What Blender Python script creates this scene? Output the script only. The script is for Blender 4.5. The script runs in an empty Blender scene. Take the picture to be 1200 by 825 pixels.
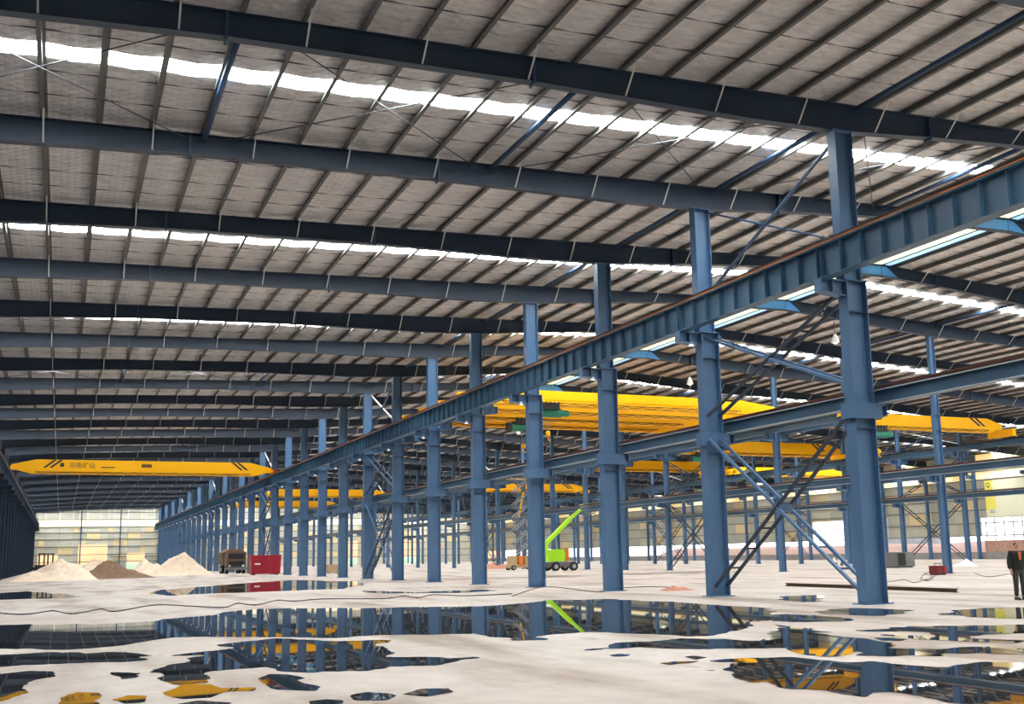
import bpy, bmesh, math, random
from mathutils import Vector, Matrix, noise
random.seed(7)
S = bpy.context.scene
COL = S.collection

# ------------------------------------------------------------------ camera
F_PX, CX, CY = 1242.04, 634.78, 449.74
YAW, PITCH, ROLL, EYE = 0.42392, 0.15954, -0.01949, 1.598
fw = Vector((math.sin(YAW)*math.cos(PITCH), math.cos(YAW)*math.cos(PITCH), math.sin(PITCH)))
r0 = Vector((math.cos(YAW), -math.sin(YAW), 0)); u0 = r0.cross(fw)
rt = r0*math.cos(ROLL) + u0*math.sin(ROLL); up = -r0*math.sin(ROLL) + u0*math.cos(ROLL)
cam = bpy.data.cameras.new('camera'); camo = bpy.data.objects.new('camera', cam); COL.objects.link(camo)
M = Matrix((rt, up, -fw)).transposed().to_4x4(); M.translation = (0, 0, EYE); camo.matrix_world = M
cam.sensor_fit = 'HORIZONTAL'; cam.sensor_width = 36.0; cam.lens = F_PX/1200*36
cam.shift_x = (600-CX)/1200; cam.shift_y = (CY-412.5)/1200; cam.clip_start = 0.05; cam.clip_end = 1500
S.camera = camo

# ------------------------------------------------------------------ sky, light, exposure
SKYLIGHT = 31.0         # daylight through the translucent roof sheets
SKY = 2.2
w = bpy.data.worlds.new('sky'); S.world = w; w.use_nodes = True
nt = w.node_tree; nt.nodes.clear()
wo = nt.nodes.new('ShaderNodeOutputWorld'); bg = nt.nodes.new('ShaderNodeBackground')
ramp = nt.nodes.new('ShaderNodeValToRGB'); tc = nt.nodes.new('ShaderNodeTexCoord'); sep = nt.nodes.new('ShaderNodeSeparateXYZ')
ramp.color_ramp.elements[0].color = (0.95, 0.96, 0.97, 1); ramp.color_ramp.elements[1].color = (0.62, 0.76, 0.95, 1)
nt.links.new(tc.outputs['Generated'], sep.inputs[0]); nt.links.new(sep.outputs['Z'], ramp.inputs[0])
nt.links.new(ramp.outputs[0], bg.inputs[0]); bg.inputs[1].default_value = SKY; nt.links.new(bg.outputs[0], wo.inputs[0])
vs = S.view_settings; vs.view_transform = 'Standard'; vs.look = 'None'; vs.gamma = 1; vs.use_curve_mapping = False; vs.exposure = 0.5
S.cycles.max_bounces = 10; S.cycles.diffuse_bounces = 5; S.cycles.glossy_bounces = 4; S.cycles.sample_clamp_indirect = 6.0

# ------------------------------------------------------------------ materials
def mat(name, color, rough=0.6, metal=0.0, var=0.0, vscale=3.0, bump=0.0, bscale=20.0, rnd=0.0, spec=0.4):
    m = bpy.data.materials.new(name); m.use_nodes = True; t = m.node_tree; b = t.nodes['Principled BSDF']
    b.inputs['Base Color'].default_value = (*color, 1); b.inputs['Roughness'].default_value = rough
    b.inputs['Metallic'].default_value = metal; b.inputs['Specular IOR Level'].default_value = spec
    if var or bump or rnd:
        geo = t.nodes.new('ShaderNodeNewGeometry')
    if var:
        n = t.nodes.new('ShaderNodeTexNoise'); n.inputs['Scale'].default_value = vscale; n.inputs['Detail'].default_value = 5
        t.links.new(geo.outputs['Position'], n.inputs['Vector'])
        mx = t.nodes.new('ShaderNodeMix'); mx.data_type = 'RGBA'
        mx.inputs[6].default_value = (*[c*(1-var) for c in color], 1); mx.inputs[7].default_value = (*[min(1, c*(1+var)) for c in color], 1)
        t.links.new(n.outputs['Fac'], mx.inputs[0]); t.links.new(mx.outputs[2], b.inputs['Base Color'])
    if rnd:
        oi = t.nodes.new('ShaderNodeObjectInfo'); hs = t.nodes.new('ShaderNodeHueSaturation')
        mr = t.nodes.new('ShaderNodeMapRange'); mr.inputs[3].default_value = 1-rnd; mr.inputs[4].default_value = 1+rnd
        t.links.new(oi.outputs['Random'], mr.inputs[0]); t.links.new(mr.outputs[0], hs.inputs['Value'])
        src = b.inputs['Base Color'].links[0].from_socket if b.inputs['Base Color'].is_linked else None
        if src: t.links.new(src, hs.inputs['Color'])
        else: hs.inputs['Color'].default_value = (*color, 1)
        t.links.new(hs.outputs[0], b.inputs['Base Color'])
    if bump:
        n2 = t.nodes.new('ShaderNodeTexNoise'); n2.inputs['Scale'].default_value = bscale; n2.inputs['Detail'].default_value = 6
        t.links.new(geo.outputs['Position'], n2.inputs['Vector'])
        bp = t.nodes.new('ShaderNodeBump'); bp.inputs['Strength'].default_value = bump; bp.inputs['Distance'].default_value = 0.05
        t.links.new(n2.outputs['Fac'], bp.inputs['Height']); t.links.new(bp.outputs[0], b.inputs['Normal'])
    return m

def glow(name, color, strength):
    m = bpy.data.materials.new(name); m.use_nodes = True; t = m.node_tree; b = t.nodes['Principled BSDF']
    b.inputs['Base Color'].default_value = (0.8, 0.82, 0.8, 1); b.inputs['Roughness'].default_value = 0.5
    b.inputs['Emission Color'].default_value = (*color, 1); b.inputs['Emission Strength'].default_value = strength
    return m

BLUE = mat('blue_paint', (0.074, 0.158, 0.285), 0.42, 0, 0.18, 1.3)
GIRD = mat('girder_blue_shaded', (0.05, 0.115, 0.185), 0.42, 0, 0.22, 1.3)  # column blue darkened: the girders' shade is put into the colour
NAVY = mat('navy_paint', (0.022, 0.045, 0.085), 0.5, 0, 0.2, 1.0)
PLATEB = mat('bright_blue_plate', (0.09, 0.34, 0.74), 0.45, 0, 0.1, 1.0)
EDGE = mat('edge_highlight', (0.45, 0.5, 0.53), 0.5)  # pale tone for the painted highlight along the low girder flanges
DBLUE = mat('dark_blue_paint', (0.03, 0.07, 0.15), 0.45, 0, 0.2, 1.0)
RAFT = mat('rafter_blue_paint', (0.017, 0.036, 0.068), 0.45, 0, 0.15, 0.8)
GALV = mat('galvanised_steel', (0.14, 0.135, 0.125), 0.55, 0.0, 0.15, 3)
BRIGHT = mat('bright_galvanised_rod', (0.62, 0.62, 0.6), 0.45, 0.1)
DARKROD = mat('dark_rod', (0.05, 0.052, 0.06), 0.5)
RUST = mat('rusty_rail', (0.04, 0.019, 0.012), 0.75, 0.1, 0.5, 6)
PRIMER = mat('red_oxide_top', (0.13, 0.05, 0.035), 0.8, 0, 0.4, 4)
YEL = mat('crane_yellow', (0.95, 0.475, 0.002), 0.5, 0, 0.05, 0.7, spec=0.2)
BLACK = mat('black_paint', (0.015, 0.014, 0.016), 0.5)
GREEN = mat('hoist_green', (0.02, 0.20, 0.13), 0.45, 0, 0.15, 3)
LIME = mat('lime_green_paint', (0.42, 0.85, 0.02), 0.4, 0, 0.08, 2)
ORANGE = mat('orange_paint', (0.75, 0.2, 0.03), 0.5, 0, 0.1, 3)
TAN = mat('tan_paint', (0.5, 0.36, 0.2), 0.6, 0, 0.2, 3)
RED = mat('red_paint', (0.36, 0.012, 0.03), 0.45, 0, 0.25, 2)
RUBBER = mat('black_rubber', (0.02, 0.02, 0.02), 0.8)
WHITE = mat('white_plastic', (0.85, 0.85, 0.83), 0.5)
GREY = mat('grey_paint', (0.16, 0.165, 0.165), 0.6, 0, 0.2, 3)
STEEL = mat('steel_grey', (0.35, 0.36, 0.37), 0.4, 0.5)
PANEL = mat('wall_sheet', (0.66, 0.64, 0.52), 0.6, 0, 0.08, 0.5, rnd=0.09)
PANELR = mat('side_wall_sheet', (0.47, 0.455, 0.36), 0.6, 0, 0.1, 0.5, rnd=0.1)
PANELRW = mat('side_wall_sheet_warm', (0.7, 0.55, 0.3), 0.6, 0, 0.1, 0.5, rnd=0.1)
PANELW = mat('wall_sheet_warm', (0.93, 0.76, 0.42), 0.6, 0, 0.12, 0.7, rnd=0.08)
DADO = mat('cement_render', (0.33, 0.3, 0.28), 0.9, 0, 0.25, 2)
BOARD = mat('yellow_board', (0.95, 0.86, 0.16), 0.6)
BOARDW = mat('cream_board', (0.95, 0.93, 0.68), 0.6)
SAND = mat('pale_sand', (0.80, 0.64, 0.48), 0.95, 0, 0.25, 1.5, 0.8, 6)
SOIL = mat('brown_soil', (0.2, 0.12, 0.075), 0.95, 0, 0.3, 1.5, 0.9, 5)
BRICKS = mat('brick_rubble', (0.5, 0.3, 0.23), 0.95, 0, 0.5, 3, 1.0, 3)
PLASTER = mat('stained_white_plaster', (0.42, 0.43, 0.45), 0.9, 0, 0.3, 0.8)
CLAY = mat('orange_clay', (0.8, 0.42, 0.2), 0.95, 0, 0.2, 0.3)
GRASS = mat('grass_green', (0.42, 0.62, 0.32), 0.95, 0, 0.25, 0.8)
BRACE = mat('dark_brace_tone', (0.02, 0.035, 0.06), 0.5)  # dark tone for the far braces and the shaded front-row diagonals
COAT = mat('dark_coat', (0.018, 0.02, 0.017), 0.85)
TROUSER = mat('grey_trousers', (0.045, 0.047, 0.05), 0.85)
SKIN = mat('skin', (0.5, 0.25, 0.17), 0.6)
HAIR = mat('dark_hair', (0.03, 0.015, 0.012), 0.7)
SHIRT = mat('rust_orange_shirt', (0.55, 0.13, 0.05), 0.8)
LIGHTSHIRT = mat('pale_shirt', (0.5, 0.42, 0.36), 0.85)
CLOTH = mat('salmon_cloth', (0.55, 0.25, 0.16), 0.9, 0, 0.3, 8)
SKYL = glow('daylit_roof_sheet', (0.93, 0.975, 1.0), SKYLIGHT)
RIDGEY = glow('daylit_cream_ridge_sheet', (1.0, 0.9, 0.5), 0.95)
RIDGEC = glow('daylit_clear_ridge_sheet', (0.25, 0.62, 0.85), 0.75)
WALLY = glow('daylit_yellow_wall_sheet', (1.0, 0.66, 0.12), 0.5)
WALLW = glow('daylit_pale_wall_sheet', (1.0, 0.83, 0.38), 0.62)
SLIT = glow('daylit_slit', (0.85, 0.93, 1.0), 1.6)
LAMPW = glow('lamp_glass', (1.0, 0.97, 0.9), 1.0)

def concrete():
    m = bpy.data.materials.new('floor_concrete'); m.use_nodes = True; t = m.node_tree; b = t.nodes['Principled BSDF']
    g = t.nodes.new('ShaderNodeNewGeometry')
    def ns(scale, detail, stretch=None):
        n = t.nodes.new('ShaderNodeTexNoise'); n.inputs['Scale'].default_value = scale; n.inputs['Detail'].default_value = detail
        if stretch:
            mp = t.nodes.new('ShaderNodeMapping'); mp.inputs['Scale'].default_value = stretch; mp.inputs['Rotation'].default_value = (0, 0, 0.35)
            t.links.new(g.outputs['Position'], mp.inputs[0]); t.links.new(mp.outputs[0], n.inputs['Vector'])
        else: t.links.new(g.outputs['Position'], n.inputs['Vector'])
        return n.outputs['Fac']
    def rp(src, a, b_, ca, cb):
        r = t.nodes.new('ShaderNodeValToRGB'); e = r.color_ramp.elements
        e[0].position = a; e[0].color = (*ca, 1); e[1].position = b_; e[1].color = (*cb, 1); t.links.new(src, r.inputs[0]); return r.outputs[0]
    def mul(a, c, f=1.0):
        x = t.nodes.new('ShaderNodeMix'); x.data_type = 'RGBA'; x.blend_type = 'MULTIPLY'; x.inputs[0].default_value = f
        t.links.new(a, x.inputs[6]); t.links.new(c, x.inputs[7]); return x.outputs[2]
    base = rp(ns(0.16, 6), 0.35, 0.65, (0.53, 0.445, 0.385), (0.61, 0.55, 0.49))
    fine = rp(ns(2.2, 8), 0.3, 0.7, (0.86, 0.85, 0.84), (1.0, 1.0, 1.0))
    streak = rp(ns(0.5, 6, (1.0, 0.22, 1)), 0.36, 0.50, (0.62, 0.56, 0.50), (1, 1, 1))
    spots = rp(ns(0.9, 4), 0.25, 0.33, (0.55, 0.51, 0.48), (1, 1, 1))
    c = mul(mul(mul(base, fine), streak), spots)
    t.links.new(c, b.inputs['Base Color'])
    rr = t.nodes.new('ShaderNodeMapRange'); rr.inputs[1].default_value = 0.35; rr.inputs[2].default_value = 0.65
    rr.inputs[3].default_value = 0.55; rr.inputs[4].default_value = 0.85
    t.links.new(ns(0.35, 5), rr.inputs[0]); t.links.new(rr.outputs[0], b.inputs['Roughness'])
    bp = t.nodes.new('ShaderNodeBump'); bp.inputs['Strength'].default_value = 0.25; bp.inputs['Distance'].default_value = 0.02
    t.links.new(ns(9, 8), bp.inputs['Height']); t.links.new(bp.outputs[0], b.inputs['Normal'])
    b.inputs['Specular IOR Level'].default_value = 0.3
    return m
FLOOR = concrete()

def water(name, color):
    m = bpy.data.materials.new(name); m.use_nodes = True; t = m.node_tree; b = t.nodes['Principled BSDF']
    b.inputs['Base Color'].default_value = (*color, 1); b.inputs['Roughness'].default_value = 0.015; b.inputs['IOR'].default_value = 1.45
    g = t.nodes.new('ShaderNodeNewGeometry'); n = t.nodes.new('ShaderNodeTexNoise'); n.inputs['Scale'].default_value = 0.8
    t.links.new(g.outputs['Position'], n.inputs['Vector'])
    bp = t.nodes.new('ShaderNodeBump'); bp.inputs['Strength'].default_value = 0.04; bp.inputs['Distance'].default_value = 0.01
    t.links.new(n.outputs['Fac'], bp.inputs['Height']); t.links.new(bp.outputs[0], b.inputs['Normal'])
    return m
WATER = water('dark_rain_water', (0.022, 0.022, 0.024))

def foil():
    m = bpy.data.materials.new('quilted_foil'); m.use_nodes = True; t = m.node_tree; b = t.nodes['Principled BSDF']
    g = t.nodes.new('ShaderNodeNewGeometry')
    hs = []
    for a in (0.9, -0.9):
        mp = t.nodes.new('ShaderNodeMapping'); mp.inputs['Rotation'].default_value = (0, 0, a)
        wv = t.nodes.new('ShaderNodeTexWave'); wv.inputs['Scale'].default_value = 1.15; wv.inputs['Distortion'].default_value = 0.6
        wv.inputs['Detail'].default_value = 1
        t.links.new(g.outputs['Position'], mp.inputs[0]); t.links.new(mp.outputs[0], wv.inputs['Vector']); hs.append(wv.outputs['Fac'])
    mn = t.nodes.new('ShaderNodeMath'); mn.operation = 'MAXIMUM'; t.links.new(hs[0], mn.inputs[0]); t.links.new(hs[1], mn.inputs[1])
    n = t.nodes.new('ShaderNodeTexNoise'); n.inputs['Scale'].default_value = 1.6; n.inputs['Detail'].default_value = 6
    mp2 = t.nodes.new('ShaderNodeMapping'); mp2.inputs['Scale'].default_value = (1, 3.2, 1)
    t.links.new(g.outputs['Position'], mp2.inputs[0]); t.links.new(mp2.outputs[0], n.inputs['Vector'])
    ad = t.nodes.new('ShaderNodeMath'); ad.operation = 'MULTIPLY_ADD'; ad.inputs[1].default_value = 1.1
    t.links.new(n.outputs['Fac'], ad.inputs[0]); t.links.new(mn.outputs[0], ad.inputs[2])
    bp = t.nodes.new('ShaderNodeBump'); bp.inputs['Strength'].default_value = 0.8; bp.inputs['Distance'].default_value = 0.05
    t.links.new(ad.outputs[0], bp.inputs['Height']); t.links.new(bp.outputs[0], b.inputs['Normal'])
    r = t.nodes.new('ShaderNodeValToRGB'); e = r.color_ramp.elements
    e[0].position = 0.3; e[0].color = (0.68, 0.645, 0.62, 1); e[1].position = 0.7; e[1].color = (0.93, 0.89, 0.865, 1)
    t.links.new(n.outputs['Fac'], r.inputs[0]); t.links.new(r.outputs[0], b.inputs['Base Color'])
    b.inputs['Roughness'].default_value = 0.5; b.inputs['Specular IOR Level'].default_value = 0.35
    return m
FOIL = foil()

# ------------------------------------------------------------------ mesh helpers
class B:
    def __init__(s): s.v = []; s.f = []
    def add(s, vs, fs):
        n = len(s.v); s.v += [tuple(q) for q in vs]; s.f += [tuple(n+i for i in q) for q in fs]; return s
    def box(s, x0, x1, y0, y1, z0, z1):
        return s.add([(x0,y0,z0),(x1,y0,z0),(x1,y1,z0),(x0,y1,z0),(x0,y0,z1),(x1,y0,z1),(x1,y1,z1),(x0,y1,z1)],
                     [(0,3,2,1),(4,5,6,7),(0,1,5,4),(1,2,6,5),(2,3,7,6),(3,0,4,7)])
    def bar(s, p, q, a, b=None, upv=(0,0,1)):
        p = Vector(p); q = Vector(q); d = (q-p).normalized(); b = b or a; U = Vector(upv)
        if abs(d.dot(U)) > 0.98: U = Vector((1,0,0))
        e = d.cross(U).normalized(); n = e.cross(d)
        vs = [c + e*i*a/2 + n*j*b/2 for c in (p, q) for i, j in ((-1,-1),(1,-1),(1,1),(-1,1))]
        return s.add(vs, [(0,3,2,1),(4,5,6,7),(0,1,5,4),(1,2,6,5),(2,3,7,6),(3,0,4,7)])
    def tube(s, pts, r, n=6):
        pts = [Vector(p) for p in pts]; k0 = len(s.v); rings = []
        for i, p in enumerate(pts):
            d = (pts[min(i+1, len(pts)-1)] - pts[max(i-1, 0)]).normalized()
            U = Vector((0,0,1)) if abs(d.z) < 0.95 else Vector((1,0,0))
            e = d.cross(U).normalized(); m = e.cross(d); rr = r[i] if isinstance(r, (list, tuple)) else r
            rings.append([p + (e*math.cos(2*math.pi*k/n) + m*math.sin(2*math.pi*k/n))*rr for k in range(n)])
        vs = [q for g in rings for q in g]; fs = []
        for i in range(len(pts)-1):
            for k in range(n):
                a = i*n+k; b = i*n+(k+1) % n; fs.append((a, b, b+n, a+n))
        fs.append(tuple(range(n))[::-1]); fs.append(tuple(range((len(pts)-1)*n, len(pts)*n)))
        return s.add(vs, fs)
    def prism(s, prof, axis, a, b):
        # polygon profile extruded along an axis ('x': (y,z), 'y': (x,z), 'z': (x,y))
        f = {'x': lambda p, t: (t, p[0], p[1]), 'y': lambda p, t: (p[0], t, p[1]), 'z': lambda p, t: (p[0], p[1], t)}[axis]
        n = len(prof); vs = [f(p, a) for p in prof] + [f(p, b) for p in prof]
        fs = [tuple(range(n)), tuple(range(2*n-1, n-1, -1))] + [(i, i+n, (i+1) % n + n, (i+1) % n) for i in range(n)]
        return s.add(vs, fs)
    def lathe(s, prof, c, n=12):
        vs = [(c[0]+r*math.cos(2*math.pi*k/n), c[1]+r*math.sin(2*math.pi*k/n), c[2]+z) for r, z in prof for k in range(n)]
        fs = [(i*n+k, i*n+(k+1) % n, (i+1)*n+(k+1) % n, (i+1)*n+k) for i in range(len(prof)-1) for k in range(n)]
        fs += [tuple(range(n))[::-1], tuple(range((len(prof)-1)*n, len(prof)*n))]
        return s.add(vs, fs)
    def mesh(s, name, m=None, org=(0,0,0), smooth=False):
        me = bpy.data.meshes.new(name); me.from_pydata([(x-org[0], y-org[1], z-org[2]) for x, y, z in s.v], [], s.f)
        bm = bmesh.new(); bm.from_mesh(me); bmesh.ops.recalc_face_normals(bm, faces=bm.faces); bm.to_mesh(me); bm.free()
        if m: me.materials.append(m)
        if smooth: me.polygons.foreach_set('use_smooth', [True]*len(me.polygons))
        return me
    def build(s, name, m, parent=None, org=(0,0,0), smooth=False):
        return link(name, s.mesh(name, m, org, smooth), parent)

def link(name, data, parent=None, loc=(0,0,0)):
    o = bpy.data.objects.new(name, data); COL.objects.link(o); o.parent = parent; o.location = loc; return o
def text_mesh(name, cu, parent, loc):
    o = bpy.data.objects.new('tmp', cu); COL.objects.link(o); dg = bpy.context.evaluated_depsgraph_get(); dg.update()
    me = bpy.data.meshes.new_from_object(o.evaluated_get(dg)); bpy.data.objects.remove(o); return link(name, me, parent, loc)
def tag(o, label, cat, group=None, kind='thing'):
    o['label'] = label; o['category'] = cat; o['kind'] = kind
    if group: o['group'] = group
    return o
def thing(name, label, cat, loc=(0,0,0), group=None, rz=0):
    o = bpy.data.objects.new(name, None); COL.objects.link(o); o.location = loc; o.rotation_euler = (0,0,rz); o.empty_display_size = 0.2
    return tag(o, label, cat, group)
def dup(o, loc=None, label=None, parent=None, group=None):
    c = o.copy(); COL.objects.link(c); c.parent = parent
    if loc is not None: c.location = loc
    if label: c['label'] = label
    if group: c['group'] = group
    for ch in list(o.children): dup(ch, parent=c)
    return c
def struct(o): o['kind'] = 'structure'; return o
ORD = ('first second third fourth fifth sixth seventh eighth ninth tenth eleventh twelfth thirteenth fourteenth fifteenth sixteenth '
       'seventeenth eighteenth nineteenth twentieth').split()
ORD += ['twenty-'+o for o in ORD[:9]] + ['thirtieth'] + ['thirty-'+o for o in ORD[:6]]

# ------------------------------------------------------------------ the plan of the hall
BAY = 7.995
def Y(k): return 24.6 + BAY*k
K0, K1 = -5, 31
XL, XA, XB, XC, XD, XR = -5.95, 21.47, 48.2, 74.6, 101.1, 37.4
def top(x): return 14.45+0.0362*x if x < XR else 15.804-0.0525*(x-XR)     # top of the rafters
DEP = [(-7,.95),(3,.66),(11,.70),(18,.90),(21.4,.90),(25,.70),(30,.50),(37.4,.60),(41,.62),(48.2,.85),(56,.6),(61.5,.5),(68,.65),(74.6,.85),(81,.6),(88,.5),(95,.6),(102,.8)]
def dep(x):
    for (a, p), (b, q) in zip(DEP, DEP[1:]):
        if a <= x <= b: return p + (q-p)*(x-a)/(b-a)
    return DEP[-1][1]
def bot(x): return top(x)-dep(x)
RAILZ, GTOP, GBOT, LTOP, LBOT = 10.73, 10.54, 9.55, 6.25, 5.83
BRACED = (0, 6, 12, 18, 24, 30)

# ------------------------------------------------------------------ ground, floor, walls
struct(B().box(-220, 330, -150, 520, -0.35, -0.06).build('ground', mat('outside_ground', (0.5, 0.42, 0.33), 0.95, 0, 0.2, 0.3)))
struct(B().box(-7.0, 102.2, -15.6, 273.4, -0.05, 0.0).build('floor', FLOOR))

def root_struct(name):
    o = bpy.data.objects.new(name, None); COL.objects.link(o); o['kind'] = 'structure'; return o
YF = 272.9
far = root_struct('wall_back')
rows = [0, 1.9, 3.55, 5.4, 7.1, 8.65, 10.0, 11.7, 13.4, 16.2]
holes = [(-4.9, -0.6, 3.7), (3.6, 9.9, 5.9), (14.3, 18.3, 3.8), (66.5, 70.0, 6.0), (79.0, 86.0, 6.0), (38.0, 42.0, 4.5)]
cuts = sorted(set([round(-6.6+2.97*i, 2) for i in range(37)] + [h for a, b, z in holes for h in (a, b)] + [101.6]))
npan = 0
for xa, xb in zip(cuts, cuts[1:]):
    if xb-xa < 0.05: continue
    xm = (xa+xb)/2; hz = max([z for a, b, z in holes if a < xm < b] or [0])
    for i, (za, zb) in enumerate(zip(rows, rows[1:])):
        if zb <= hz: continue
        za2 = max(za, hz); tz = top(xm)-0.05
        if za2 >= tz: continue
        zb2 = min(zb, tz); strip = abs(za-10.0) < 0.01
        warm = (xm*0.37 + i*1.7) % 3.1 < 0.7 and 0 < i < 6
        nm = 'strip_window' if strip else 'wall_panel'
        mt = (WALLY if int(xm/2.97) % 3 else WALLW) if strip else (PANELW if warm else PANEL)
        B().box(xa+0.015, xb-0.015, YF, YF+0.08, za2+0.01, zb2-0.01).build(nm, mt, far); npan += 1
for z in rows[1:-1]:
    B().box(-6.6, 101.6, YF-0.14, YF-0.005, z-0.07, z+0.07).build('girt', GREY, far)
for a, b, z in holes:
    f = B(); f.box(a-0.15, a, YF-0.1, YF+0.1, 0, z+0.15); f.box(b, b+0.15, YF-0.1, YF+0.1, 0, z+0.15); f.box(a, b, YF-0.1, YF+0.1, z, z+0.15)
    f.build('door_frame', PANEL, far)
B().box(-6.6, 101.6, YF+0.09, YF+0.12, 6.05, 9.95).build('outer_skin', GREY, far)

wl = root_struct('wall_left')
for i in range(72):
    y0 = -15.5+4.0*i; y1 = y0+3.98
    slit = i in (31, 34, 39)
    if slit:
        B().box(-6.65, -6.58, y0, y0+0.3, 1.5, 9.5).build('slit_window', SLIT, wl); y0 += 0.32
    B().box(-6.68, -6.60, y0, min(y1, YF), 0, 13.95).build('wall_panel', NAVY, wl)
for z in (1.6, 3.2, 4.8, 6.4, 8.0, 9.6, 11.2, 12.8):
    B().box(-6.59, -6.42, -15.5, YF, z-0.06, z+0.06).build('girt', NAVY, wl)

wr = root_struct('wall_right')
XW = 101.7
rowsr = [2.8, 4.3, 5.9, 7.2, 8.4, 9.5, 10.55, 11.7, 12.8]
npan = 0
for k in range(3, 31):
    for h in (0, 1):
        ya = Y(k)+h*BAY/2; yb = ya+BAY/2
        lo = 2.8
        if k in (11, 12): lo = 5.5
        if k <= 8: lo = 4.9
        for za, zb in zip(rowsr, rowsr[1:]):
            if zb <= lo+0.01: continue
            strip = abs(za-9.5) < 0.01 or (za > 11.6 and k < 9)
            warm = (k*2+h + int(za*1.3)) % 5 == 0
            mt = (WALLW if (k+h) % 3 else WALLY) if strip else (PANELRW if warm else PANELR)
            B().box(XW, XW+0.08, ya+0.015, yb-0.015, max(za, lo)+0.01, zb-0.01).build('strip_window' if strip else 'wall_panel', mt, wr)
for z in rowsr:
    B().box(XW-0.14, XW-0.005, Y(3), YF, z-0.06, z+0.06).build('girt', GREY, wr)
B().box(XW, XW+0.25, -15.5, YF, 0, 0.85).build('dado', DADO, wr)
B().box(XW, XW+0.08, -15.5, Y(3), 0.85, 12.75).build('wall_panel', PANELR, wr)
for y in [Y(9)-0.7 - 1.35*i for i in range(9)]:
    B().box(XW+0.02, XW+0.1, y-0.05, y+0.05, 2.2, 4.9).build('mullion', STEEL, wr)
B().box(XW+0.0, XW+0.25, Y(8)-8, Y(9)-0.35, 0.85, 2.2).build('broken_brickwork', BRICKS, wr)
wf = struct(B().box(-6.7, 101.8, -15.7, -15.5, 0, 16).build('wall_front', PANEL))

# ------------------------------------------------------------------ roof: quilted sheets, skylights, purlins
roof = root_struct('roof')
PX_L = [0.42+1.485*j for j in range(-4, 24) if 0.42+1.485*j < 35.7] + [36.1]
PX_R = [38.4+1.485*j for j in range(0, 43)]
def sheet_mesh(px, xa, xb, name, m, sag=0.05, y1=1.122, flat=False):
    xs = [xa]
    for a, b in zip(px, px[1:]): xs += [a, (a+b)/2]
    xs += [px[-1], xb]; xs = sorted(set(round(x, 4) for x in xs))
    n = len(xs); lo = []; hi = []
    for x in xs:
        z = top(x)+0.245; near = min(abs(x-p) for p in px)
        lo.append(z - (0 if flat or near < 0.01 else sag)); hi.append(z+0.03)
    b = B(); vs = []
    for yy in (0, y1):
        for zz in (lo, hi): vs += [(x, yy, z) for x, z in zip(xs, zz)]
    fs = []
    for i in range(n-1):
        fs += [(i, i+1, 2*n+i+1, 2*n+i), (n+i, 3*n+i, 3*n+i+1, n+i+1), (i, n+i, n+i+1, i+1), (2*n+i, 2*n+i+1, 3*n+i+1, 3*n+i)]
    fs += [(0, 2*n, 3*n, n), (n-1, 2*n-1, 4*n-1, 3*n-1)]
    return b.add(vs, fs).mesh(name, m)
W7 = BAY/10
meshes = []
for px, xa, xb in ((PX_L, -6.75, 36.34), (PX_R, 38.08, 102.1)):
    meshes.append((sheet_mesh(px, xa, xb, 'roof_sheet', FOIL, y1=W7-0.03), sheet_mesh(px, xa, xb, 'skylight_sheet', SKYL, 0, W7-0.022, True)))
for s, (ma, ms) in enumerate(meshes):
    rest = []
    for k in range(K0, K1):
        for i in range(10):
            y = Y(k)+(0.67 if k >= 4 else 0.22)+i*W7+0.011
            if k == 4 and i == 0: link('roof_sheet', ma, roof, (0, y-0.45, 0)).scale = (1, 0.54, 1)
            if i == 4 and k % 2 == 0: link('skylight_sheet', ms, roof, (0, y, 0))
            elif -1 <= k < 13: link('roof_sheet', ma, roof, (0, y, 0))
            else: rest.append(y)
    vs = [v.co[:] for v in ma.vertices]; fs = [tuple(p.vertices) for p in ma.polygons]; b = B()
    for y in rest: b.add([(x, yy+y, z) for x, yy, z in vs], fs)
    o = b.build('distant_roof_sheets', FOIL, roof); o['kind'] = 'stuff'
for xa, xb in ((-6.8, 36.34), (38.08, 102.2)):
    d = B(); d.prism([(xa, top(xa+0.01)+0.33), (xb, top(xb-0.01)+0.33), (xb, top(xb-0.01)+0.38), (xa, top(xa+0.01)+0.38)], 'y', Y(K0)-0.2, YF+0.3)
    d.build('light_block_deck', GREY, roof)  # opaque backing added to block sky leaking through the sheet gaps
def purlin(x):
    z = top(x); b = B()
    b.box(x-0.012, x+0.012, Y(K0), YF-0.05, z+0.005, z+0.235)
    b.box(x-0.10, x-0.012, Y(K0), YF-0.05, z+0.005, z+0.02); b.box(x+0.012, x+0.10, Y(K0), YF-0.05, z+0.22, z+0.235)
    b.box(x-0.10, x-0.088, Y(K0), YF-0.05, z+0.02, z+0.05)
    b.build('purlin', GALV, roof)
for x in PX_L + PX_R: purlin(x)
for k in range(-1, 13):
    for q in (1, 3, 6, 8):
        for xa, xb in ((-6.6, 36.3), (38.1, 101.6)):
            y = Y(k)+(0.67 if k >= 4 else 0.22)+q*W7; b = B()
            b.bar((xa, y, top(xa)+0.215), (xb, y, top(xb)+0.215), 0.022, 0.022); b.build('seam_cord', DARKROD, roof)
for k in range(K0, K1):
    B().box(36.40, 37.42, Y(k)+0.01, Y(k+1)-0.01, 15.83, 15.86).build('ridge_skylight', RIDGEY, roof)
    B().box(37.53, 38.0, Y(k)+0.01, Y(k+1)-0.01, 15.83, 15.86).build('ridge_skylight', RIDGEC, roof)
B().box(37.42, 37.53, Y(K0), YF, 15.81, 15.92).build('purlin', DBLUE, roof)
for xa in (36.34, 38.01): B().box(xa, xa+0.06, Y(K0), YF, 15.79, 16.3).build('ridge_upstand', DBLUE, roof)
B().box(36.3, 38.1, YF-0.1, YF+0.1, 14.5, 16.1).build('ridge_cap', GREY, roof)

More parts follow.
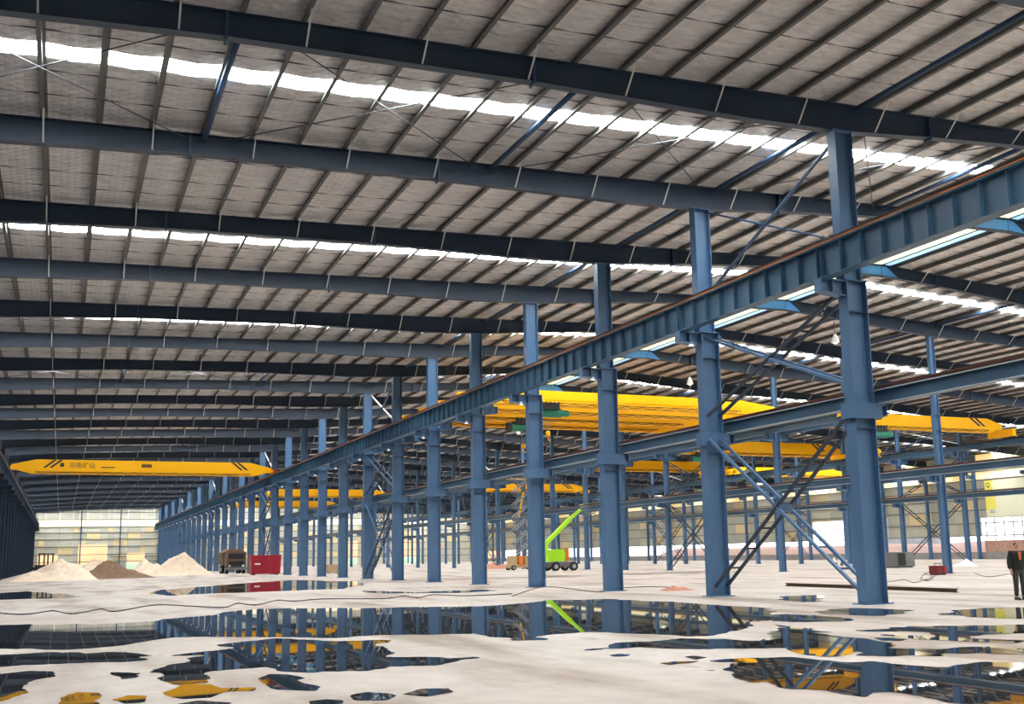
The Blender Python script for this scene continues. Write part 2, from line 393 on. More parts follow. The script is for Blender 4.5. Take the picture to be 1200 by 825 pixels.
# ------------------------------------------------------------------ rafters
def rafter_parts(xa, xb, px, root, y0):
    xs = sorted(set([xa, xb] + [x for x, d in DEP if xa < x < xb]))
    prof = [(x, top(x)-0.02) for x in xs] + [(x, bot(x)+0.02) for x in reversed(xs)]
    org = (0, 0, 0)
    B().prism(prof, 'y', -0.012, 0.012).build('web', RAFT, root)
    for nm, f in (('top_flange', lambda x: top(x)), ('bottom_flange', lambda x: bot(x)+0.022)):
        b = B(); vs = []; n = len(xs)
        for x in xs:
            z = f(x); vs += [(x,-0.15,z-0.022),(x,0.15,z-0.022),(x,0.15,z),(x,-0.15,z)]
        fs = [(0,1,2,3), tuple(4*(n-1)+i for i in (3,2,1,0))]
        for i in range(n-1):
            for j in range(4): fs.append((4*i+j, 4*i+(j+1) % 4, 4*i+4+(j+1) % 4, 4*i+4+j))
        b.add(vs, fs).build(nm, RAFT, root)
    for x in px:
        if xa+0.3 < x < xb-0.3:
            B().bar((x, -0.85, top(x)+0.02), (x+0.02, -0.10, bot(x)+0.03), 0.045, 0.02).build('fly_brace', BRIGHT, root)
    for s in (-1, 1):
        pr = [(q, f(q)+o) for q, f, o in (((35.4, top, -.05), (37.38, top, -.05), (37.38, bot, .04), (35.4, bot, .04)) if xa < 0 else ((37.42, top, -.05), (37.75, top, -.05), (38.5, bot, .04), (37.42, bot, .04)))]
        a, c = sorted((s*0.0125, s*0.022)); B().prism(pr, 'y', a, c).build('ridge_plate', PLATEB, root)
    for x in [q for q in (3.0, 11.0, 25.0, 41.0, 55.0, 68.0, 81.0, 94.0) if xa < q < xb]:
        b = B(); b.box(x-0.03, x+0.03, -0.16, 0.16, bot(x)-0.08, top(x)-0.023); b.build('splice_plate', DBLUE, root)
def oname(k):
    i = k+2
    return ORD[i] if 0 <= i < 20 else None
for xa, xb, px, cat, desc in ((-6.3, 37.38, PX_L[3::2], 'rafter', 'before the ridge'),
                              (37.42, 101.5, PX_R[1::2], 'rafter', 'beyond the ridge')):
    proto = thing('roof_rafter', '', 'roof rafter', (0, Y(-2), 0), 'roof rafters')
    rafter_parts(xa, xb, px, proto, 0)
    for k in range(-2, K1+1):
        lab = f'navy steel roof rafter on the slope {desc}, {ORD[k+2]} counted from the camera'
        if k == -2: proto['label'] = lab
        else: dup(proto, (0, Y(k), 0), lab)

# ------------------------------------------------------------------ columns
def hsec(b, x0, x1, w, z0, z1, tf=0.03, tw=0.024):
    b.box(x0, x0+tf, -w/2, w/2, z0, z1); b.box(x1-tf, x1, -w/2, w/2, z0, z1); b.box(x0+tf, x1-tf, -tw/2, tw/2, z0, z1); return b
def column_proto(xc, d, w, d2, w2, shift, ztop, brk, BLUE=BLUE):
    t = thing('steel_column', '', 'column', (xc, 0, 0))
    hsec(B(), -d/2, d/2, w, 0.03, GBOT).build('lower_shaft', BLUE, t)
    hsec(B(), d/2-d2-shift, d/2-shift, w2, GBOT+0.03, ztop-0.03).build('upper_shaft', BLUE, t)
    B().box(-d/2-0.12, d/2+0.12, -w/2-0.1, w/2+0.1, 0.0, 0.03).build('base_plate', BLUE, t)
    B().box(-d/2-0.03, d/2+0.03, -w/2-0.03, w/2+0.03, GBOT, GBOT+0.03).build('step_plate', BLUE, t)
    B().box(d/2-d2-shift-0.05, d/2-shift+0.05, -w2/2-0.02, w2/2+0.02, ztop-0.03, ztop).build('cap_plate', BLUE, t)
    for zs in (GBOT-0.95, 5.1):
        b = B(); b.box(-d/2+0.03, d/2-0.03, -w/2+0.01, -0.013, zs-0.012, zs+0.012); b.box(-d/2+0.03, d/2-0.03, 0.013, w/2-0.01, zs-0.012, zs+0.012)
        b.build('stiffener_plate', DBLUE, t)
    for dx, z in brk:
        s = 1 if dx > 0 else -1; x0 = s*d/2; x1 = dx+s*0.22; a, c = sorted((x0, x1))
        bb = B(); hgt = 0.46 if z > 8 else 0.42
        bb.prism([(x0, z), (x1, z), (x1, z-hgt*0.8), (x0, z-hgt)], 'y', -0.015, 0.015)
        bb.prism([(a, z-0.03), (c, z-0.03), (c, z), (a, z)], 'y', -0.17, 0.17)
        bb.box(x1-s*0.42-0.015, x1-s*0.42+0.015, -0.16, 0.16, z-hgt*0.8, z-0.03); bb.box(x1-0.015, x1+0.015, -0.17, 0.17, z-hgt*0.78, z-0.03)
        bb.prism([(x0, z-hgt), (x1, z-hgt*0.8), (x1, z-hgt*0.8-0.03), (x0, z-hgt-0.03)], 'y', -0.17, 0.17)
        bb.build('bracket', BLUE, t)
        if z < 8 and d > 0.5:
            bc = B()
            for yy in (-w/2-0.02, w/2+0.004): bc.box(-d/2-0.16, d/2+0.24, yy, yy+0.016, z-0.46, z+0.02)
            for xx in (-d/2-.16, d/2+.22): bc.box(xx, xx+.02, -w/2-.004, w/2+.004, z-.46, z+.02)
            bc.box(-d/2-0.02, -d/2-0.004, -w/2, w/2, z-0.46, z+0.02)
            bc.build('collar_plate', BLUE, t)
            lb = B()
    return t
def place_row(xc, ks, mk_far, mk_near, k_sw, desc):
    pn = mk_near() if mk_near else None; pf = mk_far(); used = set()
    for k in ks:
        p = pn if (pn is not None and k < k_sw) else pf
        lab = f'blue steel column {desc}, {ORD[k-ks[0]]} from the camera'
        if id(p) not in used:
            used.add(id(p)); o = p; o.location = (xc, Y(k), 0); o['label'] = lab; o['group'] = 'columns ' + desc
        else: o = dup(p, (xc, Y(k), 0), lab, group='columns ' + desc)
        if xc == XA and 1 <= k <= 4:
            B().tube([(-0.7, 0, GBOT-0.38), (-0.7, 0, GBOT-0.5)], [0.05, 0.1], 8).build('flood_lamp', LAMPW, o)
    for p in (pn, pf):
        if p is not None and id(p) not in used:
            for c in list(p.children): bpy.data.objects.remove(c)
            bpy.data.objects.remove(p)
XGA, XGL = 20.42, 22.12
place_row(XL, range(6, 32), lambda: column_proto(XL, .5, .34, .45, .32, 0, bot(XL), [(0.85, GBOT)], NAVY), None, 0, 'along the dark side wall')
place_row(XA, range(-2, 32), lambda: column_proto(XA, .76, .42, .66, .38, .15, bot(XA), [(XGA-XA, GBOT), (0.95, 10.08), (XGL-XA, LBOT)]),
          lambda: column_proto(XA, .76, .42, .66, .38, .15, bot(XA), [(XGA-XA, GBOT), (XGL-XA, LBOT)]), 4, 'in the big front row carrying the tall girder')
place_row(XB, range(1, 32), lambda: column_proto(XB, .46, .3, .4, .28, .02, bot(XB), [(-0.85, 10.08), (0.85, 10.08), (-0.8, LBOT)]),
          lambda: column_proto(XB, .46, .3, .4, .28, .02, bot(XB), [(-0.8, LBOT)]), 4, 'in the second slimmer row')
place_row(XC, range(4, 32), lambda: column_proto(XC, .44, .28, .38, .26, .02, bot(XC), [(-0.85, 10.08), (0.85, 10.08), (-0.8, LBOT)]), None, 0, 'in the third slim row')
place_row(XD, range(5, 32), lambda: column_proto(XD, .44, .28, .38, .26, .02, bot(XD), [(-0.85, 10.08)]), None, 0, 'against the pale daylit side wall')
for n_, (x, gx) in enumerate(((4.0, 0), (12.6, 0), (30.5, 0), (39.3, 0), (57, 0), (65.8, 0), (83.4, 0), (92.2, 0))):
    o = B().box(-0.12, 0.12, -0.2, 0.2, 0, top(x)-0.1).build('wind_column', DBLUE)
    o.location = (x, YF-0.42, 0)
    tag(o, f'slim dark wind post standing against the pale end wall, {ORD[n_]} from the dark side wall', 'column', 'wind posts on the end wall')

# ------------------------------------------------------------------ crane runway girders
L8 = BAY-0.02
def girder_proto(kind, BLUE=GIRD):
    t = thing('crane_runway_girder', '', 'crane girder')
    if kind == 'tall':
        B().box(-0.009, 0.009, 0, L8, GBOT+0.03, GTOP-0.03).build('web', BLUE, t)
        B().box(-0.21, 0.21, 0, L8, GTOP-0.03, GTOP).build('top_flange', BLUE, t)
        B().box(-0.19, 0.19, 0, L8, GBOT, GBOT+0.03).build('bottom_flange', BLUE, t)
        for i in range(10):
            y = 0.08 + i*(L8-0.16)/9
            b = B(); b.box(-0.17, -0.009, y-0.008, y+0.008, GBOT+0.03, GTOP-0.03); b.box(0.009, 0.17, y-0.008, y+0.008, GBOT+0.03, GTOP-0.03); b.build('stiffener', BLUE, t)
        b = B(); b.box(-0.06, 0.06, 0, L8, GTOP, GTOP+0.02); b.box(-0.015, 0.015, 0, L8, GTOP+0.02, GTOP+0.1); b.box(-0.05, 0.05, 0, L8, GTOP+0.1, RAILZ)
        b.build('rail', RUST, t)
        B().box(0.17, 0.2, 0, L8, GTOP, GTOP+0.3).build('cable_guard', RUST, t)
        B().box(-0.2, -0.185, 0, L8, GTOP+0.03, GTOP+0.055).build('conductor_bar', ORANGE, t)
    else:
        z1, z0 = (LTOP, LBOT) if kind == 'low' else (GTOP, 10.08)
        B().box(-0.009, 0.009, 0, L8, z0+0.022, z1-0.022).build('web', BLUE, t)
        B().box(-0.17, 0.17, 0, L8, z1-0.022, z1).build('top_flange', BLUE, t)
        B().box(-0.15, 0.15, 0, L8, z0, z0+0.022).build('bottom_flange', BLUE, t)
        if kind == 'low':
            B().box(-0.178, -0.17, 0, L8, z1-0.03, z1+0.004).build('flange_highlight', EDGE, t); B().box(-0.158, -0.15, 0, L8, z0-0.004, z0+0.022).build('flange_highlight', EDGE, t)  # bright flange-edge highlight, put in as pale strips
        b = B(); b.box(-0.05, 0.05, 0, L8, z1, z1+0.02); b.box(-0.014, 0.014, 0, L8, z1+0.02, z1+0.09); b.box(-0.04, 0.04, 0, L8, z1+0.09, z1+0.14)
        b.build('rail', PRIMER if kind == 'low' else RUST, t)
    return t
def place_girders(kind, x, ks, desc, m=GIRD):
    p = girder_proto(kind, m); first = True; n = 0; out = {}
    for k in ks:
        lab = f'{desc}, {ORD[n]} span from the camera'
        n += 1
        if first: p.location = (x, Y(k)+0.01, 0); p['label'] = lab; p['group'] = desc; first = False; out[k] = p
        else: out[k] = dup(p, (x, Y(k)+0.01, 0), lab, group=desc)
    return out
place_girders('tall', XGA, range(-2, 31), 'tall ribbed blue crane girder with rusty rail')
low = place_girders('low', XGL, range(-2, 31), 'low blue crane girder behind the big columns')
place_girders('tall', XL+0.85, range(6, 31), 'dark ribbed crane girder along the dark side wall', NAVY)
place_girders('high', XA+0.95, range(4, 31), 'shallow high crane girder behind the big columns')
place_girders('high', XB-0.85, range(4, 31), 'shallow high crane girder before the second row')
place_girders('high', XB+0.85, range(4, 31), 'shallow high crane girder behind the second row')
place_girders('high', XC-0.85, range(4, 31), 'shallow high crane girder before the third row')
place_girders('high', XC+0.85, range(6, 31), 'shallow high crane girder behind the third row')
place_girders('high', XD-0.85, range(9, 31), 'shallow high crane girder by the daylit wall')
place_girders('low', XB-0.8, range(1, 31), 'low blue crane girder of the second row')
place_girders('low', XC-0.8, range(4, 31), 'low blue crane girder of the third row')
# white chalked strokes on the low girder (as on the steel in the photograph)
mk = B()
for y, z0, z1, wd in ((2.05,6.03,6.2,.035),(1.8,6.08,6.2,.035),(1.92,6.12,6.15,.2),(1.35,6.02,6.1,.03),(.75,6.04,6.2,.035),(.62,6.04,6.07,.26),(.5,6.04,6.19,.03),(.2,6.03,6.2,.035),(.33,6.17,6.2,.28)):
    mk.box(-0.016, -0.010, y-wd/2, y+wd/2, z0, z1)
mk.build('chalk_mark', WHITE, low[-1])

# ------------------------------------------------------------------ bracing
def laced(root, p, q, off=0.24, sz=0.09, step=1.15, m=BLUE):
    p = Vector(p); q = Vector(q); n = max(2, int((q-p).length/step))
    for s in (-1, 1):
        B().bar(p+Vector((s*off, 0, 0)), q+Vector((s*off, 0, 0)), sz, sz).build('chord', m, root)
    for i in range(1, n):
        c = p+(q-p)*i/n; B().bar(c+Vector((-off, 0, 0)), c+Vector((off, 0, 0)), 0.06, 0.06).build('batten', m, root)
def brace_set(xc, k, row, near):
    a = Y(k)+0.16; b = Y(k+1)-0.16; ya, yb = -BAY/2+0.2, BAY/2-0.2
    for nm, z0, z1 in (('ground level', 0.35, 5.6), ('girder level', 6.45, 9.35)):
        t = thing('column_brace', f'laced cross brace at {nm} in {row}', 'brace', (xc, (a+b)/2, 0), 'cross braces between columns')
        mm = (BLUE, BRACE) if xc == XA else (BRACE, BRACE); sz = 0.09 if xc == XA else 0.07  # front row: one diagonal lit, the other's shade put into its darker colour
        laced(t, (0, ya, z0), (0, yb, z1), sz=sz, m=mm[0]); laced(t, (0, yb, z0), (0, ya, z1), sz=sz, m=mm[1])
        B().box(-0.25, 0.25, -0.18, 0.18, (z0+z1)/2-0.15, (z0+z1)/2+0.15).build('gusset_plate', BLUE, t) if near else None
    t = thing('column_brace', f'thin cross brace above the rail in {row}', 'brace', (xc, (a+b)/2, 0), 'cross braces between columns')
    zt = bot(xc)-0.12
    B().bar((-0.1, ya-0.06, zt), (-0.1, yb+0.06, 10.85), 0.11, 0.06).build('diagonal', DBLUE, t)
    B().bar((0.1, yb+0.06, zt), (0.1, ya-0.06, 10.85), 0.11, 0.06).build('diagonal', BRIGHT if not near else DBLUE, t)
for xc, row, bays in ((XA, 'the big front row', (0, 6, 12, 18, 24)), (XB, 'the second row', (6, 12, 18)), (XC, 'the third row', (6, 12, 18)), (XD, 'the row by the daylit wall', (13, 18))):
    for i, k in enumerate(bays):
        brace_set(xc, k, f'{row}, {ORD[i]} braced bay', xc == XA and k == 0)

tube = B().tube([(0, 0.16, 0), (0, BAY-0.16, 0)], 0.085, 8).mesh('roof_tie_tube', DBLUE, smooth=True)
def tie(x, k, lab, grp):
    o = link('roof_tie_tube', tube, None, (x, Y(k), top(x)-0.14)); tag(o, lab, 'tie tube', grp)
for k in range(-2, 31):
    i = k+2
    tie(21.95, k, f'blue steel tie tube above the big front row, {ORD[i]} bay from the camera' if True else '', 'tie tubes over the front row')
    if k >= 2: tie(48.6, k, f'blue tie tube above the second row, {ORD[k-2]} from the camera' if True else '', 'tie tubes over the second row')
for b, k in enumerate(BRACED[:5]):
    for n, x in enumerate((3.42, 12.9, 30.2)):
        tie(x, k, f'tie tube in the {ORD[b]} roof bracing bay, {ORD[n]} from the dark side wall', 'tie tubes in bracing bays')
    for n, (x1, x2) in enumerate(((-5.6, 3.42), (3.42, 12.9), (12.9, 21.95), (21.95, 30.2), (39, 48), (48.6, 57), (57, 66))):
        t = thing('roof_cross_rod', f'thin dark crossed bracing rods under the roof, {ORD[n]} pair of {ORD[b]} braced bay', 'brace rods', ((x1+x2)/2, Y(k)+BAY/2, top((x1+x2)/2)-0.3), 'crossed roof rods')
        o = t.location
        for s in (0, 1):
            p = (x1+0.5, Y(k)+0.13 if s else Y(k+1)-0.13, top(x1+0.5)-0.16); q = (x2-0.5, Y(k+1)-0.13 if s else Y(k)+0.13, top(x2-0.5)-0.16-0.045*s)
            B().tube([p, q], 0.019, 5).build('rod', DARKROD, t, o)

# ------------------------------------------------------------------ bridge cranes
def crane(x0, x1, y, zt, dp, label, stripes=True, text=None, hoist=None, taper=2.0, wide=0.55, festoon=True, red_end=False):
    t = thing('bridge_crane', label, 'bridge crane', (x0, y, RAILZ), 'yellow bridge cranes')
    o = (x0, y, RAILZ); zb = zt-dp; h = wide/2
    prof = [(x0+0.35, zb+dp*.30), (x0+0.35, zb+dp*.62), (x0+taper, zt), (x1-taper, zt), (x1-0.35, zb+dp*.62), (x1-0.35, zb+dp*.30), (x1-taper*.75, zb), (x0+taper*.75, zb)]
    B().prism(prof, 'y', y-h, y+h).build('main_girder', YEL, t, o)
    b = B()
    b.box(x0+taper*.8, x1-taper*.8, y-h-0.09, y+h+0.09, zb-0.05, zb+0.02); b.build('bottom_flange', YEL, t, o)
    B().box(x0+taper*.8, x1-taper*.8, y-h-0.03, y-h-0.002, zb+dp*.36, zb+dp*.40).build('side_rib', YEL, t, o)
    for x in (x0, x1):
        e = B(); e.box(x-0.2, x+0.2, y-1.35, y+1.35, RAILZ+0.08, max(RAILZ+0.36, zb+dp*.2)); e = e.build('end_truck', YEL, t, o)
        s = 1 if x == x0 else -1
        for yy in (y-1.0, y+1.0):
            w_ = B(); w_.prism([(yy+0.2*math.cos(a*math.pi/6), RAILZ+0.2+0.2*math.sin(a*math.pi/6)) for a in range(12)], 'x', x-0.05, x+0.05); w_.build('wheel', BLACK, e, o)
        B().box(x+s*0.2, x+s*0.8, y-h*.9, y+h*.9, zb+dp*.2 if zb+dp*.2 > RAILZ+.1 else RAILZ+.1, zb+dp*.62).build('end_connector', YEL, t, o)
        if red_end: B().box(x-0.18, x+0.18, y-1.5, y-1.35, RAILZ+0.1, RAILZ+0.4).build('red_buffer', RED, t, o)
    if stripes:
        for xx, d in ((x0+taper+0.6, 1), (x1-taper-0.6-1.4, -1)):
            for q in (0, 0.55):
                xs = xx+q
                pr = [(xs, zt-dp*.62), (xs+0.3, zt-dp*.62), (xs+0.3+1.0*(d > 0)-(0 if d > 0 else 0), zt-0.02), (xs+1.0*(d > 0), zt-0.02)] if d > 0 else \
                     [(xs+1.0, zt-dp*.62), (xs+1.3, zt-dp*.62), (xs+0.3, zt-0.02), (xs, zt-0.02)]
                B().prism(pr, 'y', y-h-0.006, y-h-0.001).build('warning_stripe', BLACK, t, o)
    if text:
        cu = bpy.data.curves.new('lettering', 'FONT'); cu.body = text; cu.size = dp*0.44; cu.extrude = 0.006; cu.materials.append(BLACK); cu.space_character = 1.05
        l = text_mesh('lettering', cu, t, (5.4, -h-0.012, zt-dp*.56-RAILZ)); l.rotation_euler = (math.pi/2, 0, 0)
        B().box(x0+8.4, x0+9.7, y-h-0.008, y-h-0.002, zt-dp*.56, zt-dp*.49).build('small_caption_line', BLACK, t, o)
        B().box(x0+4.6, x0+4.95, y-h-0.008, y-h-0.002, zt-dp*.52, zt-dp*.24).build('emblem', BLACK, t, o)
        B().box(x0+12.2, x0+13.2, y-h-0.008, y-h-0.002, zt-dp*.5, zt-dp*.24).build('rating_plate', mat('plate_brown', (0.12, 0.05, 0.01), 0.6), t, o)
    if festoon:
        pts = []; n = int((x1-x0-2*taper)/1.3)
        for i in range(n*4+1):
            u = i/4; x = x0+taper+u*1.3; pts.append((x, y-h-0.13, zb+0.10-0.13*abs(math.sin(u*math.pi))))
        B().tube(pts, 0.02, 4).build('festoon_cable', BLACK, t, o)
        B().box(x0+taper, x1-taper, y-h-0.15, y-h-0.10, zb+0.10, zb+0.15).build('festoon_track', RUST, t, o)
    if hoist is not None:
        hx = hoist
        hb = B(); hb.tube([(hx-0.95, y, zb-0.5), (hx+0.95, y, zb-0.5)], 0.3, 12); hb = hb.build('hoist_drum', GREEN, t, o)
        B().tube([(hx+0.95, y, zb-0.5), (hx+1.5, y, zb-0.5)], 0.21, 10).build('motor', GREEN, hb, o)
        B().box(hx-1.3, hx-0.95, y-0.25, y+0.25, zb-0.75, zb-0.2).build('control_box', BLACK, hb, o)
        tr = B(); tr.box(hx-0.7, hx+0.7, y-0.42, y-0.36, zb-0.3, zb+0.12); tr.box(hx-0.7, hx+0.7, y+0.36, y+0.42, zb-0.3, zb+0.12)
        for i in range(5): tr.tube([(hx-0.6+i*0.3, y-0.42, zb+0.06), (hx-0.6+i*0.3, y-0.5, zb+0.2)], 0.05, 6)
        tr.build('trolley_frame', BLACK, t, o)
        rp = B()
        for d in (-0.12, 0.12): rp.tube([(hx+d, y, zb-0.75), (hx+d*.5, y, zb-1.75)], 0.014, 4)
        rp.build('hoist_rope', STEEL, t, o)
        hk = B(); hk.lathe([(0.05, 0.3), (0.16, 0.22), (0.16, 0.0), (0.05, -0.08)], (hx, y, zb-2.0), 10)
        hk.tube([(hx, y, zb-2.05), (hx, y, zb-2.25), (hx+0.1, y, zb-2.36), (hx+0.2, y, zb-2.26)], 0.04, 6); hk.build('hook_block', YEL, t, o)
    return t
GXL, GXA, GAR, GBL, GBR, GCL, GCR, GDL = XL+0.85, XGA, XA+0.95, XB-.85, XB+.85, XC-.85, XC+.85, XD-.85
crane(GXL, GXA, 116.3, 11.85, 1.36, 'long yellow bridge crane with dark lettering spanning the aisle above the sand piles', text='河南矿山', taper=2.4, wide=0.7, red_end=True)
HO = (29.0, None, 30.6, None)
for i, yy in enumerate((63.4, 67.3, 71.3, 75.2)):
    crane(GAR, GBL, yy, 12.3, 0.95, f'yellow bridge crane of four parked close together behind the big columns, {ORD[i]} from the camera',
          stripes=False, hoist=HO[i], taper=3.2, red_end=(i == 0))
crane(GBR, GCL, 66.9, 12.35, 1.15, 'yellow bridge crane with a black end stripe and green hoist beyond the second row', hoist=60.0, taper=1.9)
crane(GBR, GCL, 88.0, 12.3, 1.3, 'shaded yellow crane with dark end stripe hanging second beyond the second row', hoist=56.5, taper=1.9)
crane(GBR, GCL, 108.6, 12.2, 1.2, 'bright yellow crane seen low between big columns, third beyond the second row', taper=1.9)
crane(GBR, GCL, 148.0, 12.2, 1.2, 'dim yellow crane far off, last in the aisle beyond the second row', taper=1.9)
crane(GAR, GBL, 166.0, 12.3, 1.2, 'yellow crane seen in pieces between the distant big columns, upper of two', taper=1.9)
crane(GAR, GBL, 200.0, 12.3, 1.2, 'yellow crane seen in pieces between the distant big columns, lower of two', taper=1.9)
crane(GCR, GDL, 112.0, 12.0, 1.1, 'yellow crane in the far aisle beside the pale daylit wall', taper=1.9)

for i, k in enumerate((3, 5, 7, 9)):
    z = bot(40.9); o = (40.9, Y(k), z-1.35)
    t = thing('bell_lamp', f'white bell shaped lamp hanging from a rafter near the ridge, {ORD[i]} from the camera', 'lamp', o, 'bell lamps')
    B().lathe([(0.07, 0.5), (0.1, 0.42), (0.16, 0.3), (0.26, 0.0), (0.24, -0.02)], (0, 0, -0.1), 14).build('lamp_shade', WHITE, t, smooth=True)
    B().tube([(0, 0, 0.38), (0, 0, 1.36)], 0.02, 5).build('hanging_rod', GREY, t)
    B().lathe([(0.12, 0.0), (0.14, -0.05), (0.05, -0.1)], (0, 0, -0.1), 10).build('lamp_glass', LAMPW, t)

# ------------------------------------------------------------------ heaps of sand and soil
def heap(name, label, cat, c, rx, ry, h, m, peaks=((0, 0, 1.0),), n=34, seed=0, rot=0.0):
    b = B(); vs = []; fs = []
    for j in range(n+1):
        for i in range(n+1):
            u = -1+2*i/n; v = -1+2*j/n
            z = 0
            for px, py, a in peaks:
                d = math.hypot(u-px, v-py)/0.95; z = max(z, a*max(0, 1-d)**1.05)
            edge = max(0, 1-max(abs(u), abs(v))**4)
            nz = noise.fractal(Vector((u*3+seed, v*3, seed)), 0.8, 2.0, 4)*0.16 + noise.noise(Vector((u*11+seed, v*11, seed)))*0.05
            z = max(0.0, (z + nz*(0.25+z))*edge)
            x, y = u*rx, v*ry
            vs.append((x*math.cos(rot)-y*math.sin(rot), x*math.sin(rot)+y*math.cos(rot), h*z-0.01))
    for j in range(n):
        for i in range(n): a = j*(n+1)+i; fs.append((a, a+1, a+n+2, a+n+1))
    o = b.add(vs, fs).build(name, m); o.location = c
    return tag(o, label, cat)
heap('sand_pile', 'long low pale sand heap beside the dark side wall', 'sand heap', (-0.5, 117, 0), 4.0, 6, 1.5, SAND, ((-.5,0,.65),(.1,.1,.85),(.55,.1,1.0)), seed=1)
heap('sand_pile', 'grey pale sand heap rising behind the brown soil heap', 'sand heap', (2.2, 133, 0), 6.0, 5, 2.2, SAND, ((-.4,0,1.0),(.3,0,.9)), seed=4)
heap('soil_pile', 'brown soil heap with a pointed top in the middle of the aisle', 'soil heap', (5.2, 120, 0), 4.0, 4, 1.9, SOIL, ((-.15,0,1.0),(.35,0,.45)), seed=2)
heap('sand_pile', 'pale sand heap standing just after the brown soil heap', 'sand heap', (10.0, 148, 0), 3.0, 4, 2.0, SAND, ((0,0,1.0),(.5,0,.8)), seed=7)
heap('sand_pile', 'pointed pale sand heap nearest the parked truck', 'sand heap', (13.2, 134, 0), 4.2, 5, 2.8, SAND, ((-.05,0,1.0),), seed=9)
heap('rubble_heap', 'low reddish cloth and rubble heap beyond the yellow scissor lift', 'rubble heap', (48.3, 122, 0), 3.2, 4, 0.8, CLOTH, ((0,0,1.0),(.5,.2,.7)), seed=11)
heap('cloth_heap', 'small salmon coloured rag heap on floor behind the third big column', 'cloth heap', (23.6, 38.9, 0), 0.75, 0.7, 0.22, CLOTH, ((-.3,0,1.0),(.4,.1,.8)), n=22, seed=13)
heap('plastic_sheet', 'crumpled white plastic sheet on the floor before a third row column', 'plastic sheet', (66.6, 65.4, 0), 1.15, 0.8, 0.62, WHITE, ((.35,0,1.0),(-.4,0,.4)), n=22, seed=15)

# ------------------------------------------------------------------ vehicles and machines
def wheel(root, x, y, r, wd, axis='x', name='wheel'):
    b = B(); n = 16
    pr = [(r*math.cos(2*math.pi*i/n), r*math.sin(2*math.pi*i/n)) for i in range(n)]
    if axis == 'x': b.prism([(y+p, r+q) for p, q in pr], 'x', x-wd/2, x+wd/2)
    else: b.prism([(x+p, r+q) for p, q in pr], 'y', y-wd/2, y+wd/2)
    wv = b.build(name, RUBBER, root); h = B(); pr = [(p*.5, q*.5) for p, q in pr]
    if axis == 'x': h.prism([(y+p, r+q) for p, q in pr], 'x', x-wd/2-0.02, x+wd/2+0.02)
    else: h.prism([(x+p, r+q) for p, q in pr], 'y', y-wd/2-0.02, y+wd/2+0.02)
    h.build('hub', STEEL, wv)
BROWN = mat('dusty_brown_paint', (0.13, 0.085, 0.055), 0.8, 0, 0.3, 2)
t = thing('dump_truck', 'dusty dark brown tipper truck parked beside the pale sand heap', 'truck', (19.3, 136, 0))
B().box(-0.5, 0.5, -2.6, 3.4, 0.75, 1.05).build('chassis', BLACK, t)
cb = B().prism([(-1.15, 0.9), (1.15, 0.9), (1.15, 2.0), (0.95, 2.65), (-0.95, 2.65), (-1.15, 2.0)], 'y', -2.9, -1.2).build('cab', BROWN, t)
B().box(-0.95, 0.95, -2.93, -2.89, 1.75, 2.4).build('windscreen', BLACK, cb); B().box(-0.9, 0.9, -2.96, -2.9, 1.0, 1.5).build('grille', BLACK, cb)
for x in (-0.8, 0.8): B().tube([(x, -2.98, 0.95), (x, -2.9, 0.95)], 0.13, 10).build('headlight', WHITE, cb)
B().prism([(-1.3, 1.1), (1.3, 1.1), (1.45, 2.5), (-1.45, 2.5)], 'y', -1.1, 3.4).build('tipper_body', BROWN, t)
heap_pts = B(); heap_pts.prism([(-1.4, 2.5), (1.4, 2.5), (0.7, 2.95), (-0.6, 2.95)], 'y', -0.9, 3.2); heap_pts.build('load', SOIL, t)
B().box(-1.2, 1.2, -3.05, -2.85, 0.45, 0.8).build('bumper', GREY, t)
for y in (-2.0, 1.5, 2.7):
    for x in (-1.0, 1.0): wheel(t, x, y, 0.5, 0.34)

t = thing('wheel_loader', 'dark wheel loader with open cab frame behind the sand by the doorway', 'loader', (-1.8, 160, 0), rz=0.5)
B().box(-0.7, 0.7, -1.6, 1.7, 0.7, 1.5).build('body', BROWN, t)
c = B()
for x in (-0.6, 0.6):
    for y in (-0.6, 0.7): c.box(x-0.07, x+0.07, y-0.07, y+0.07, 1.5, 2.9)
c.box(-0.75, 0.75, -0.75, 0.85, 2.85, 3.02); c.build('cab_frame', BLACK, t)
B().prism([(-1.7, 1.2), (-3.2, 0.6), (-3.2, 0.85), (-1.6, 1.5)], 'x', -0.5, -0.35).build('lift_arm', BLACK, t)
B().prism([(-1.7, 1.2), (-3.2, 0.6), (-3.2, 0.85), (-1.6, 1.5)], 'x', 0.35, 0.5).build('lift_arm', BLACK, t)
B().prism([(-3.1, 0.15), (-4.0, 0.1), (-3.3, 0.35), (-3.15, 1.05)], 'x', -1.1, 1.1).build('bucket', GREY, t)
for y in (-1.0, 1.2):
    for x in (-0.85, 0.85): wheel(t, x, y, 0.6, 0.4)

t = thing('red_skip', 'battered red steel skip standing before the distant big columns', 'skip', (19.9, 117, 0))
B().prism([(-1.5, 0.12), (1.5, 0.12), (1.58, 1.95), (-1.58, 1.95)], 'y', -0.9, 0.9).build('tub', RED, t)
for i in range(6):
    x = -1.35+i*0.54; B().box(x-0.05, x+0.05, -1.0, -0.9, 0.2, 1.9).build('rib', RED, t)
B().box(-1.62, 1.62, -1.0, 1.0, 1.95, 2.08).build('rim', RED, t); B().box(-1.2, -0.6, -1.02, -1.0, 1.1, 1.25).build('white_plate', WHITE, t)
for x in (-1.2, 1.2): B().box(x-0.1, x+0.1, -0.8, 0.8, 0.0, 0.12).build('skid', BLACK, t)

